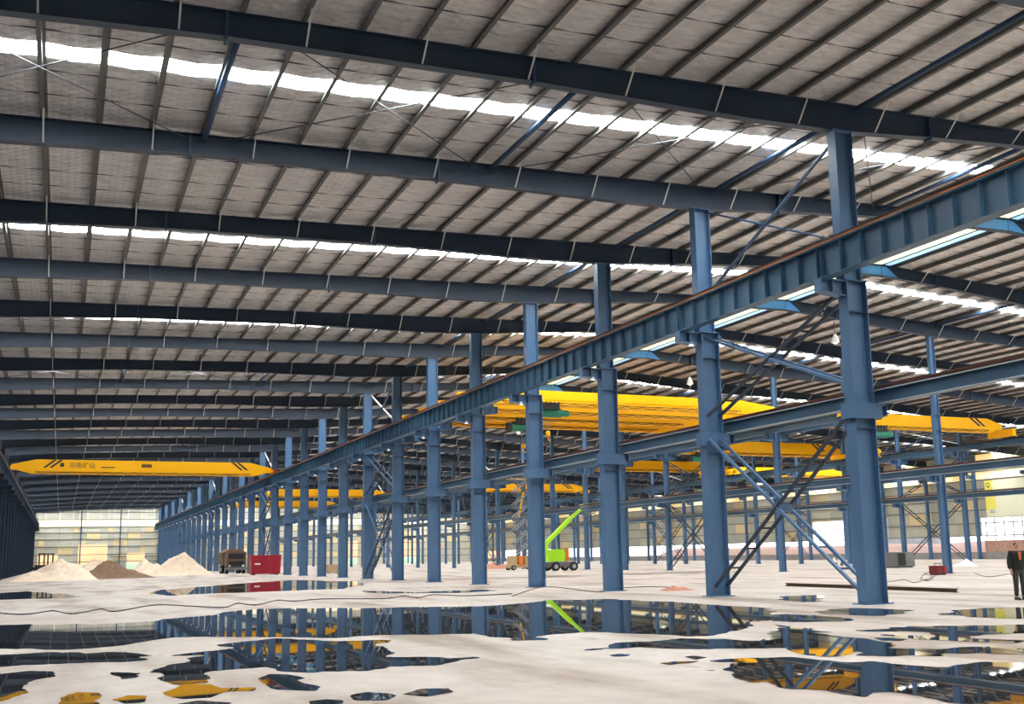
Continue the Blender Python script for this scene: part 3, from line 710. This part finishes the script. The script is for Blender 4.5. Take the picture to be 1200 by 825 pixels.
t = thing('boom_lift', 'lime green boom lift with raised arm between two big columns', 'boom lift', (44.0, 94, 0))
B().box(-1.2, 1.2, -1.0, 1.0, 0.4, 0.85).build('chassis', GREY, t)
for x in (-0.95, 0.95):
    for y in (-1.0, 1.0): wheel(t, x, y, 0.42, 0.32, 'y')
B().prism([(-1.7, 0.9), (0.15, 0.9), (0.25, 1.55), (0.05, 2.05), (-1.7, 2.0)], 'y', -0.8, 0.8).build('counterweight_body', LIME, t)
B().box(0.25, 0.75, -0.5, 0.5, 0.9, 2.1).build('engine_cover', ORANGE, t)
B().bar((-1.5, 0, 2.6), (1.1, 0, 4.9), 0.36, 0.42, (0, 1, 0)).build('lower_boom', LIME, t)
B().bar((0.9, 0, 4.75), (2.3, 0, 5.85), 0.27, 0.3, (0, 1, 0)).build('telescopic_boom', LIME, t)
B().bar((2.25, 0, 5.82), (2.95, 0, 6.2), 0.2, 0.2, (0, 1, 0)).build('jib', GREY, t)
B().tube([(-0.3, 0, 2.0), (-0.5, 0, 3.4)], 0.09, 8).build('lift_cylinder', STEEL, t)
B().bar((-1.45, 0, 2.0), (-1.45, 0, 2.75), 0.3, 0.3).build('boom_pivot', LIME, t)
bk = B()
for z in (5.5, 6.0, 6.45):
    bk.tube([(2.7, -0.9, z), (3.5, -0.9, z), (3.5, 0.9, z), (2.7, 0.9, z), (2.7, -0.9, z)], 0.035, 5)
for x, y in ((2.7,-0.9),(3.5,-0.9),(3.5,0.9),(2.7,0.9)): bk.tube([(x, y, 5.5), (x, y, 6.45)], 0.035, 5)
bk.build('platform_rail', GREY, t); B().box(2.7, 3.5, -0.9, 0.9, 5.42, 5.5).build('platform_floor', GREY, t)

t = thing('scissor_lift', 'tan scissor lift with its grey arms fully raised beside a big column', 'scissor lift', (44.6, 105, 0))
B().box(-1.55, 1.55, -0.75, 0.75, 0.25, 0.6).build('base', TAN, t)
for i, x in enumerate((-1.05, -0.35, 0.35, 1.05)): B().box(x-0.26, x+0.26, -0.82, 0.82, 0.6, 1.5).build('battery_box', (TAN, ORANGE, TAN, ORANGE)[i], t)
for x in (-1.2, 1.2):
    for y in (-0.75, 0.75): wheel(t, x, y, 0.26, 0.2, 'y')
zs = [1.5+i*1.34 for i in range(7)]
for za, zb in zip(zs, zs[1:]):
    for y in (-0.5, 0.5):
        B().bar((-0.85, y, za), (0.85, y, zb), 0.09, 0.13, (0, 1, 0)).build('scissor_arm', STEEL, t)
        B().bar((0.85, y*0.84, za), (-0.85, y*0.84, zb), 0.09, 0.13, (0, 1, 0)).build('scissor_arm', GREY, t)
    for x in (-0.85, 0.85): B().tube([(x, -0.5, zb), (x, 0.5, zb)], 0.05, 6).build('pivot_pin', GREY, t)
B().tube([(-0.2, 0, zs[3]), (0.35, 0, zs[5])], 0.11, 8).build('lift_cylinder', YEL, t)
B().box(-1.3, 1.3, -0.7, 0.7, zs[-1]+0.02, zs[-1]+0.14).build('platform', TAN, t)
pr = B()
for z in (0.6, 1.1): pr.tube([(-1.25, -0.65, zs[-1]+z), (1.25, -0.65, zs[-1]+z), (1.25, 0.65, zs[-1]+z), (-1.25, 0.65, zs[-1]+z), (-1.25, -0.65, zs[-1]+z)], 0.03, 5)
for x in (-1.25, 0, 1.25):
    for y in (-0.65, 0.65): pr.tube([(x, y, zs[-1]+0.1), (x, y, zs[-1]+1.1)], 0.03, 5)
pr.build('guard_rail', STEEL, t)

t = thing('welding_cabinet', 'dark grey machine cabinet on the floor between the slim rows', 'cabinet', (61.4, 67, 0), rz=0.1)
B().box(-0.98, 0.98, -0.7, 0.7, 0.08, 1.22).build('housing', GREY, t)
B().box(-0.9, -0.06, -0.72, -0.7, 0.16, 1.14).build('panel', BLACK, t); B().box(0.06, 0.9, -0.72, -0.7, 0.16, 1.14).build('panel', GREY, t)
B().box(0.5, 0.62, -0.76, -0.72, 0.5, 0.62).build('handle', STEEL, t)
for x in (-0.75, 0.75): B().box(x-0.1, x+0.1, -0.6, 0.6, 0, 0.08).build('skid', BLACK, t)

t = thing('welding_machine', 'small dark red welding machine at the foot of a slim column', 'welding machine', (45.9, 47.0, 0), rz=0.15)
B().box(-0.42, 0.36, -0.3, 0.3, 0.06, 0.52).build('housing', mat('dark_red_paint', (0.16, 0.012, 0.02), 0.5), t)
B().box(0.08, 0.34, -0.32, -0.3, 0.14, 0.46).build('front_panel', RED, t); B().tube([(-0.3, 0, 0.52), (-0.3, 0, 0.64), (0.25, 0, 0.64), (0.25, 0, 0.52)], 0.022, 6).build('handle', BLACK, t)
for x in (-0.3, 0.25): B().box(x-0.05, x+0.05, -0.28, 0.28, 0, 0.06).build('foot', RUBBER, t)

t = thing('wooden_crate', 'small tan crate on the floor between distant big columns', 'crate', (26.3, 113, 0))
B().box(-0.6, 0.6, -0.5, 0.5, 0.1, 0.95).build('box', TAN, t)
for z in (0.12, 0.5, 0.82): B().box(-0.63, 0.63, -0.53, -0.5, z, z+0.12).build('slat', TAN, t)
for x in (-0.45, 0.45): B().box(x-0.08, x+0.08, -0.5, 0.5, 0, 0.1).build('runner', TAN, t)

o = B(); o.box(-0.09, 0.09, -5.4, 5.4, 0.0, 0.02); o.box(-0.09, 0.09, -5.4, 5.4, 0.12, 0.14); o.box(-0.01, 0.01, -5.4, 5.4, 0.02, 0.12)
o = o.build('steel_beam', BROWN); o.location = (29.05, 33.9, 0); o.rotation_euler = (0, 0, -0.077); tag(o, 'long dark steel beam lying on the floor behind the nearest big column', 'steel beam')
t = thing('gas_cart', 'small pale cart with bottles seen through the lower brace of the nearest bay', 'gas cart', (66.9, 81.3, 0))
B().box(-0.5, 0.5, -0.3, 0.3, 0.2, 0.26).build('bed', WHITE, t)
for x in (-0.3, 0.3): B().lathe([(0.12, 0), (0.12, 0.42), (0.04, 0.5)], (x, 0, 0.26), 10).build('bottle', WHITE, t)
for x in (-0.35, 0.35): wheel(t, x, -0.3, 0.16, 0.08, 'y')

def cable(pts, label, z=0.015, r=0.014, m=BLACK):
    P = [Vector((x, y, z)) for x, y in pts]; out = []
    for i in range(len(P)-1):
        a, b, c, d = P[max(i-1, 0)], P[i], P[i+1], P[min(i+2, len(P)-1)]
        for s in range(6):
            u = s/6; out.append(0.5*((2*b)+(-a+c)*u+(2*a-5*b+4*c-d)*u*u+(-a+3*b-3*c+d)*u**3))
    out.append(P[-1]); tag(B().tube(out, r, 5).build('floor_cable', m), label, 'cable')
cable([(-1.76,40.28),(-1.25,38.82),(-0.8,38.71),(-0.16,40.61),(0.42,37.55),(1.35,40.6),(1.71,38.28),(3.29,42.57),(4.33,40.18),(5.15,38.14),(6.08,41.42),(6.41,39.27),(7.83,42.98),(8.21,41.51),(9.54,42.66),(11.55,40.89),(12.94,43.02),(12.81,40.52),(14.28,43.05),(14.93,40.7),(17.05,41.17)], 'long dark cable snaking across the aisle floor beyond the largest puddle', 0.02, 0.02)
cable([(33.52,38.51),(36.69,40.34),(38.33,41.54),(35.3,37.74),(37.26,39.26),(45.45,46.6)], 'thin black cable running to the red welding machine')
cable([(38.17,40.33),(46.61,48.8),(48.24,49.94),(40.53,41.86),(36.47,38.1),(40.27,42.42),(45.19,47.38),(43.99,45.68),(38.42,39.85),(37.3,39.19)], 'loose tangled black cable coil before the red welding machine', 0.045)
cable([(49.85,48.14),(43.89,41.67),(45.38,42.21),(49.77,45.3)], 'black cable lying on the floor past the white plastic sheet')
cable([(16.11,38.9),(21.9,48.47),(20.41,40.02),(22.86,43.12),(24.99,43.75),(25.1,41.65)], 'thin brown cable winding round the feet of the middle big columns', 0.02, 0.02, BROWN)

# ------------------------------------------------------------------ puddles
PUD = {
    'a': [(-2.69,33.5),(-0.78,32.29),(1.29,30.93),(2.35,31.39),(3.69,33.0),(6.02,36.87),(8.78,34.07),(10.85,33.42),(12.22,32.37),(13.61,32.87),(15.64,34.62),(17.59,33.85),(18.05,30.52),(18.02,27.03),(17.93,24.79),(15.93,21.87),(13.18,18.85),(11.98,18.01),(10.97,17.74),(10.71,18.48),(10.16,19.21),(9.96,19.96),(9.37,20.14),(8.43,18.71),(7.75,18.75),(7.86,19.67),(8.01,21.24),(6.98,21.49),(5.73,22.2),(5.11,21.85),(3.84,23.42),(2.63,24.23),(1.74,23.68),(1.11,22.41),(0.24,22.39),(-0.53,22.96),(-1.92,24.22)],
    'b': [(-1.77,22.39),(-0.92,21.98),(0.32,21.48),(1.13,20.68),(1.13,19.21),(0.89,19.04),(0.51,19.14),(-0.43,19.16),(-1.5,19.15)],
    'c': [(1.14,20.19),(1.92,19.91),(2.83,20.46),(3.14,21.58),(3.64,22.2),(4.46,22.5),(4.9,20.96),(5.8,20.52),(5.44,19.83),(5.62,19.23),(5.57,18.83),(5.23,17.87),(4.87,17.22),(5.45,16.8),(5.59,16.36),(6.06,16.19),(5.57,15.89),(5.13,15.58),(4.53,15.56),(3.97,15.39),(3.55,15.69),(3.12,15.98),(2.88,16.71),(2.61,16.61),(2.35,16.51),(1.96,16.24),(1.94,15.62),(1.77,15.15),(1.5,15.11),(1.45,15.72),(1.3,16.69),(1.08,15.96),(0.59,15.94),(0.6,16.78),(0.75,17.33),(1.16,17.19),(1.58,17.91),(1.94,18.98),(2.33,19.42),(1.79,19.53)],
    'd': [(2.54,15.22),(2.76,15.69),(2.98,15.42),(3.12,14.83),(2.98,14.69),(3.09,13.75),(2.92,13.36),(2.52,13.72),(2.52,14.33)],
    'e': [(-1.2,18.25),(-0.74,18.07),(-0.31,18.34),(0.12,18.04),(-0.07,17.22),(-0.35,16.91),(-0.5,15.99),(-0.55,14.49),(-0.86,14.69)],
    'f': [(1.24,14.26),(1.51,15.0),(1.91,14.95),(1.92,14.31),(2.3,14.16),(2.23,13.81),(1.91,13.92),(1.72,13.4),(1.36,13.45)],
    'g': [(0.03,13.54),(0.13,14.68),(0.26,14.99),(0.48,14.74),(0.49,14.36),(0.39,13.9),(0.49,13.26)],
    'h': [(0.57,13.87),(0.82,14.24),(1.05,14.0),(0.98,13.43),(0.69,13.37)],
    'i': [(1.14,13.01),(1.5,13.19),(1.83,12.81),(1.63,12.54),(1.14,12.77)],
    'j': [(3.76,12.45),(4.1,12.79),(4.39,12.69),(4.3,12.37),(3.94,12.15)],
    'k': [(3.22,12.7),(3.42,12.85),(3.62,12.62),(3.62,12.36),(3.42,12.1),(3.18,12.29)],
    'l': [(2.65,12.46),(2.86,12.54),(3.0,12.32),(2.92,12.05),(2.65,12.14)],
    'm': [(4.2,57.27),(4.88,64.77),(7.43,69.27),(12.9,79.27),(16.43,83.24),(18.68,72.56),(16.26,62.16),(13.64,56.55),(9.01,55.26),(6.96,55.37),(4.85,54.1)],
    'n': [(-5.81,70.97),(-3.1,69.39),(-1.75,71.73),(-0.4,65.86),(0.74,59.19),(0.58,54.98),(-1.34,55.89),(-4.55,55.75)],
    'o': [(13.55,51.78),(14.96,47.31),(18.16,48.07),(18.53,45.76),(15.98,44.41),(13.02,47.51)],
    'p': [(8.66,16.72),(9.49,17.3),(10.15,17.37),(10.66,17.1),(11.18,16.81),(11.56,16.04),(11.8,15.62),(11.39,14.86),(10.67,14.81),(9.75,15.3),(9.26,15.86),(9.0,16.26),(8.25,16.22),(7.29,16.18),(8.24,16.52)],
    'q': [(7.96,15.33),(8.21,15.41),(8.31,15.16),(8.12,14.96),(7.9,15.03)],
    'r': [(7.97,13.81),(8.29,13.88),(8.65,13.7),(8.47,13.53),(7.98,13.44)],
    's': [(8.79,14.39),(8.99,14.41),(8.99,14.08),(8.73,13.95)],
    't': [(7.8,12.76),(8.26,12.71),(8.68,13.09),(9.05,13.2),(8.87,13.55),(9.37,13.66),(9.82,13.65),(10.29,13.64),(10.35,13.11),(10.35,12.35),(10.66,12.27),(10.66,11.84),(10.89,11.28),(11.67,11.28),(12.47,10.44),(9.29,7.82),(8.66,8.65),(8.6,9.25),(8.48,9.58),(7.98,9.4),(7.95,9.88),(7.88,10.51),(7.99,11.13),(7.82,11.25),(7.82,11.8),(7.97,12.27)],
    'u': [(12.82,17.91),(13.55,17.91),(13.37,16.89),(13.2,15.71),(13.05,14.66),(12.59,13.95),(11.76,13.61),(11.18,13.33),(10.53,13.14),(10.5,13.49),(10.76,14.36),(10.95,15.2)],
    'v': [(12.0,14.2),(12.33,13.66),(12.69,13.11),(13.41,12.94),(14.17,11.83),(13.52,11.3),(12.67,12.24),(11.95,12.36),(11.32,12.56),(11.1,13.05)],
    'w': [(14.41,17.19),(15.37,17.0),(16.48,16.7),(17.22,16.56),(18.63,15.5),(16.86,14.04),(15.48,14.9),(14.05,14.1),(15.11,15.47),(14.9,16.2),(14.24,16.45)],
    'x': [(17.38,21.97),(18.79,23.32),(19.53,23.17),(19.97,22.13),(19.8,21.18),(18.73,20.67),(17.86,20.3),(17.54,20.83)],
    'y': [(19.58,19.86),(20.49,20.5),(21.77,21.18),(22.36,20.88),(23.46,19.47),(20.12,16.72),(18.98,17.76),(19.04,18.54)],
    'z': [(16.06,22.23),(16.5,22.3),(16.96,21.38),(16.7,19.83),(16.07,19.18),(15.38,19.41),(14.73,19.61),(14.9,20.63)],
    'A': [(22.33,30.27),(23.91,31.01),(24.28,30.54),(21.34,26.86),(20.66,26.81),(20.98,28.1)],
    'B': [(14.12,19.41),(14.07,18.59),(13.61,16.69),(13.38,17.16),(13.35,18.07)],
    'C': [(19.25,19.94),(19.68,19.96),(19.44,19.51),(18.98,19.39)],
    'D': [(13.42,15.29),(13.7,14.95),(13.31,14.68),(13.15,14.92)],
    'E': [(13.99,15.71),(14.31,15.07),(14.72,14.38),(14.9,13.44),(14.47,13.13),(14.09,13.96),(13.75,14.8)],
}

LAB = {'a': 'largest dark puddle stretching right across the floor before the columns', 'b': 'flat dark puddle at the left frame edge below the largest puddle',
 'c': 'broad many-fingered puddle mirroring the yellow crane', 'd': 'leaf shaped puddle just below the many-fingered puddle', 'e': 'brownish damp puddle in the lower left of the floor',
 'f': 'fish shaped puddle mirroring the orange yellow crane', 'g': 'puddle cut by the bottom edge, mirroring the yellow crane', 'h': 'small puddle between the two larger ones that mirror the yellow crane', 'i': 'dark puddle at the bottom edge under the fish shaped one',
 'j': 'small oval dark puddle on the dry lower middle floor, rightmost of three', 'k': 'small oval dark puddle on the lower floor, middle of three', 'l': 'small oval dark puddle on the lower floor, leftmost of three',
 'm': 'long thin puddle mirroring the red skip', 'n': 'thin puddle mirroring the dark side wall in front of the sand', 'o': 'sliver of water between the distant columns and the largest puddle',
 'p': 'long narrow puddle with a thin tail below the largest puddle', 'q': 'tiny oval puddle under the long narrow puddle tail', 'r': 'short flat puddle under the tiny twin puddles', 's': 'tiny oval puddle nearest the big lower corner puddle',
 't': 'huge puddle filling the lower corner and mirroring the nearest column', 'u': 'streaky puddle mirroring the yellow wall strip beside the corner puddle', 'v': 'thin bright streak of water above the corner puddle',
 'w': 'flat puddle in the middle distance in front of the standing man', 'x': 'narrow puddle at the foot of the nearest big column', 'y': 'puddle mirroring the cream board just before the standing man',
 'z': 'shallow puddle before the braced bay', 'A': 'faint damp puddle between the feet of the two nearest big columns', 'B': 'thin slanting sliver of water below the braced bay puddle',
 'C': 'tiny puddle just right of the nearest column foot', 'D': 'tiny dark puddle between water streaks beyond the corner puddle', 'E': 'thin curved streak of water beyond the corner puddle'}
import numpy as np
def sdf(px, py, poly):
    d = np.full(px.shape, 1e9); ins = np.zeros(px.shape, bool); n = len(poly)
    for i in range(n):
        ax, ay = poly[i]; bx, by = poly[(i+1) % n]; ex, ey = bx-ax, by-ay; L = ex*ex+ey*ey+1e-12
        u = np.clip(((px-ax)*ex+(py-ay)*ey)/L, 0, 1); d = np.minimum(d, (px-ax-u*ex)**2+(py-ay-u*ey)**2)
        c = ((ay > py) != (by > py)); xi = ax+(py-ay)*ex/(ey if abs(ey) > 1e-9 else 1e-9); ins ^= c & (px < xi)
    return np.where(ins, 1, -1)*np.sqrt(d)
for n, (k, pts) in enumerate(PUD.items()):
    A = np.array(pts); A[:, 0] = np.clip(A[:, 0], -5.2, 1e9); pts = [tuple(q) for q in A]; lo = A.min(0)-0.6; hi = A.max(0)+0.6
    small = max(hi-lo) < 3.6
    st = max(0.05, min(0.13, float(max(hi-lo))/110))
    nx, ny = int((hi[0]-lo[0])/st)+2, int((hi[1]-lo[1])/st)+2
    gx = lo[0]+st*np.arange(nx); gy = lo[1]+st*np.arange(ny); GX, GY = np.meshgrid(gx, gy, indexing='ij')
    D = sdf(GX, GY, [tuple(p) for p in pts])
    N = np.empty((nx, ny)); am = 0.10 if small else 0.34
    for i in range(nx):
        for j in range(ny):
            x, y = gx[i], gy[j]
            if abs(D[i, j]) > 2.2: N[i, j] = 0; continue
            N[i, j] = noise.noise(Vector((x*1.1, y*0.7, 3.7*n)))*1.1 + noise.noise(Vector((x*2.9, y*1.6, n)))*0.5 + noise.noise(Vector((x*7, y*4.5, n)))*0.22 - 0.02
    Fd = np.minimum(D, 0.9) + N*am
    vs_ = []; fs_ = []; idx = {}; z = 0.003+0.0002*n
    def vid(key, x, y):
        if key not in idx: idx[key] = len(vs_); vs_.append((x, y, z))
        return idx[key]
    for i in range(nx-1):
        for j in range(ny-1):
            c = [(i, j), (i+1, j), (i+1, j+1), (i, j+1)]; f = [Fd[q] for q in c]
            if max(f) <= 0: continue
            poly = []
            for q in range(4):
                a, b = c[q], c[(q+1) % 4]; fa, fb = f[q], f[(q+1) % 4]
                if fa > 0: poly.append(vid(a, gx[a[0]], gy[a[1]]))
                if (fa > 0) != (fb > 0):
                    u = fa/(fa-fb); key = (min(a, b), max(a, b)); poly.append(vid(key, gx[a[0]]*(1-u)+gx[b[0]]*u, gy[a[1]]*(1-u)+gy[b[1]]*u))
            if len(poly) > 2: fs_.append(poly)
    if not fs_: continue
    me = bpy.data.meshes.new('puddle'); me.from_pydata(vs_, [], fs_); me.materials.append(WATER)
    tag(link('puddle', me), LAB[k], 'puddle', 'puddles on the floor')

# ------------------------------------------------------------------ outside: banks and walls seen through the openings
def bank(name, label, m, x0, x1, y0, y1, prof, seed, axis):
    # a long earth bank: profile = [(offset, height)] across, running along the other axis
    b = B(); n = 40; vs = []; fs = []; q = len(prof)
    for i in range(n+1):
        u = i/n
        for o_, h in prof:
            hh = max(-0.1, h*(1+0.25*noise.noise(Vector((u*9+seed, o_*.4, seed)))) if h > 0 else h)
            vs.append((x0+(x1-x0)*u, y0+o_, hh) if axis == 'x' else (x0+o_, y0+(y1-y0)*u, hh))
    for i in range(n):
        for j in range(q-1): fs.append((i*q+j, i*q+j+1, (i+1)*q+j+1, (i+1)*q+j))
    o = b.add(vs, fs).build(name, m); tag(o, label, 'bank'); return o
bank('grass_bank', 'low green grass bank outside the doorways of the end wall', GRASS, -30, 110, 279, 279, [(0,-.1),(2,.6),(5,1.2),(9,1.5),(11,-.1)], 1, 'x')
bank('clay_bank', 'high orange clay bank behind the grass outside the end wall', CLAY, -40, 120, 293, 293, [(0,-.1),(3,3.0),(8,7),(14,9.5),(30,11),(40,-.1)], 2, 'x')
bank('brick_rubble_bank', 'reddish brick rubble bank outside the daylit side wall', BRICKS, 103.5, 103.5, 60, 180, [(0,-.1),(1.5,.8),(3.5,1.7),(6,2.1),(9,-.1)], 3, 'y')
o = B(); o.box(0, 0.4, 0, 17, 0, 8.5); o = o.build('plaster_wall', PLASTER); o.location = (116, 118, -0.06); tag(o, 'stained white plaster wall standing outside beyond the brick rubble', 'wall'); o['kind'] = 'thing'

# notice board on the daylit wall
yb = Y(9)-1.2
t = thing('notice_board', 'tall cream and yellow notice board on the daylit side wall', 'notice board', (XW-0.2, yb-3.2, 5.0))
o = t.location
B().box(XW-0.24, XW-0.15, yb-7.2, yb, 5.0, 9.35).build('board', BOARDW, t, o)
B().box(XW-0.26, XW-0.241, yb-1.25, yb-0.02, 7.9, 9.33).build('yellow_panel', BOARD, t, o)
B().box(XW-0.26, XW-0.241, yb-1.55, yb-0.02, 5.9, 7.6).build('yellow_panel', BOARD, t, o)
cu = bpy.data.curves.new('lettering', 'FONT'); cu.body = 'Q'; cu.size = 0.75; cu.extrude = 0.004; cu.materials.append(BLACK)
l = text_mesh('lettering', cu, t, (-0.075, 2.95, 3.55)); l.rotation_euler = (math.pi/2, 0, -math.pi/2)
for y, z in ((yb-0.75, 5.45), (yb-0.95, 5.45), (yb-1.25, 5.45), (yb-0.75, 5.65), (yb-0.95, 5.65), (yb-1.25, 5.65)):
    B().box(XW-0.262, XW-0.241, y-0.07, y+0.07, z, z+0.12).build('grey_mark', GREY, t, o)

fm = thing('rail_fence', 'dark upright bar fence by the far doorway, nearer the sand heaps', 'fence', (12.2, YF-3, 0), 'bar fences at the end wall')
for i in range(9): B().box(-1.6+i*0.38, -1.5+i*0.38, -0.05, 0.05, 0.05, 3.0).build('bar', DBLUE, fm)
B().box(-1.7, 1.7, -0.06, 0.06, 2.85, 3.0).build('rail', DBLUE, fm); B().box(-1.7, 1.7, -0.06, 0.06, 0.0, 0.15).build('rail', DBLUE, fm)
dup(fm, (19.7, YF-3, 0), 'dark upright bar fence by the far doorway, nearer the big column row')

# ------------------------------------------------------------------ people
def skin_mesh(verts, edges, radii, sub=2, root=0):
    me = bpy.data.meshes.new('s'); me.from_pydata(verts, edges, []); o = bpy.data.objects.new('s', me); COL.objects.link(o)
    o.modifiers.new('k', 'SKIN'); 
    for i, r in enumerate(radii):
        d = me.skin_vertices[0].data[i]; d.radius = r if isinstance(r, tuple) else (r, r); d.use_root = (i == root)
    if sub: o.modifiers.new('s', 'SUBSURF').levels = sub
    dg = bpy.context.evaluated_depsgraph_get(); dg.update(); out = bpy.data.meshes.new_from_object(o.evaluated_get(dg))
    bpy.data.objects.remove(o); out.polygons.foreach_set('use_smooth', [True]*len(out.polygons)); return out
def chain(seq):
    V = []; E = []; R = []
    for pts in seq:
        st = len(V)
        for i, (p, r) in enumerate(pts):
            if isinstance(p, int): continue
            V.append(p); R.append(r)
            if i: E.append((len(V)-2, len(V)-1))
    return V, E, R
def person(loc, rz, label, coat, trous, inner, turn=0.0):
    t = thing('person', label, 'person', loc, rz=rz)
    # faces -y; skeleton in metres for a figure 1.68 m tall
    V = [(0,0,.92),(0,.01,1.1),(0,.02,1.28),(0,.02,1.40),(0,.0,1.47),(0,-.01,1.53),(0,-.015,1.60),(0,0,1.655)]
    R = [(.13,.10),(.125,.095),(.15,.10),(.10,.075),(.05,.05),(.066,.078),(.072,.088),(.045,.055)]
    E = [(i, i+1) for i in range(7)]
    def add(p, r, par): V.append(p); R.append(r); E.append((par, len(V)-1)); return len(V)-1
    for s in (-1, 1):
        sh = add((s*.17, .02, 1.37), .06, 3); el = add((s*.235, .03, 1.10), .042, sh); wr = add((s*.245, -.04, .86), .028, el); pm = add((s*.245, -.055, .79), (.022, .036), wr)
        for f, (dy, ln) in enumerate(((-.03, .07), (-.012, .082), (.008, .078), (.026, .06))):
            a = add((s*.243, -.058+dy, .755), .0095, pm); b = add((s*.240, -.062+dy, .755-ln*.5), .0085, a); add((s*.228, -.066+dy, .755-ln*.95), .007, b)
        th = add((s*.225, -.088, .81), .011, wr); add((s*.21, -.108, .775), .009, th)
        hip = add((s*.09, 0, .86), .088, 0); kn = add((s*.105, -.015, .48), .056, hip); an = add((s*.11, .015, .09), .038, kn); add((s*.115, -.12, .04), (.04, .032), an)
    link('body', None, t) if False else None
    me = skin_mesh(V, E, R, 1); me.materials.append(SKIN); link('body', me, t)
    # face
    fb = B(); fb.prism([(-.088, 1.565), (-.112, 1.545), (-.085, 1.54)], 'x', -.013, .013); fb.build('nose', SKIN, t)
    for s in (-1, 1):
        B().lathe([(.002,-.008),(.010,-.004),(.010,.004),(.002,.008)], (s*.028, -.086, 1.585), 8).build('eye', BLACK, t)
        B().box(s*.074-.008, s*.074+.008, -.012, .02, 1.55, 1.60).build('ear', SKIN, t)
    B().box(-.024, .024, -.094, -.084, 1.508, 1.516).build('mouth', mat('lips', (.35,.1,.08), .6), t)
    hv, he, hr = chain([[((0,.03,1.56),(.072,.07)), ((0,.02,1.62),(.08,.088)), ((0,.005,1.668),(.05,.06))]])
    m2 = skin_mesh(hv, he, hr, 2); m2.materials.append(HAIR); link('hair', m2, t)
    # coat: torso and sleeves
    V2 = [(0,0,.80),(0,.005,.98),(0,.015,1.16),(0,.02,1.32),(0,.015,1.42)]; R2 = [(.215,.15),(.215,.155),(.22,.155),(.19,.135),(.08,.08)]; E2 = [(i, i+1) for i in range(4)]
    for s in (-1, 1):
        n = len(V2); V2 += [(s*.185,.02,1.375),(s*.245,.03,1.10),(s*.255,-.035,.885)]; R2 += [.095,.078,.064]; E2 += [(3, n), (n, n+1), (n+1, n+2)]
    m3 = skin_mesh(V2, E2, R2, 1); m3.materials.append(coat); link('coat', m3, t)
    B().prism([(-.045, 1.40), (.045, 1.40), (.02, 1.16), (-.02, 1.16)], 'y', -.175, -.13).build('shirt_front', inner, t)
    V4 = [(0,0,.93),(-.095,0,.84),(-.108,-.012,.48),(-.112,.012,.09),(.095,0,.84),(.108,-.012,.48),(.112,.012,.09)]
    m4 = skin_mesh(V4, [(0,1),(1,2),(2,3),(0,4),(4,5),(5,6)], [(.14,.115),.108,.080,.066,.108,.080,.066], 1); m4.materials.append(trous); link('trousers', m4, t)
    for s in (-1, 1):
        B().prism([(.06, 0), (-.175, 0), (-.18, .045), (-.09, .085), (.05, .095)], 'x', s*.113-.046, s*.113+.046).build('shoe', BLACK, t)
    return t
person((25.86, 23.3, 0), -0.35, 'man in dark jacket and grey trousers standing on wet floor near the frame edge', COAT, TROUSER, SHIRT)
person((22.75, 118.6, 0), 0.3, 'distant worker in pale top and dark trousers beside the red skip', LIGHTSHIRT, TROUSER, SHIRT)
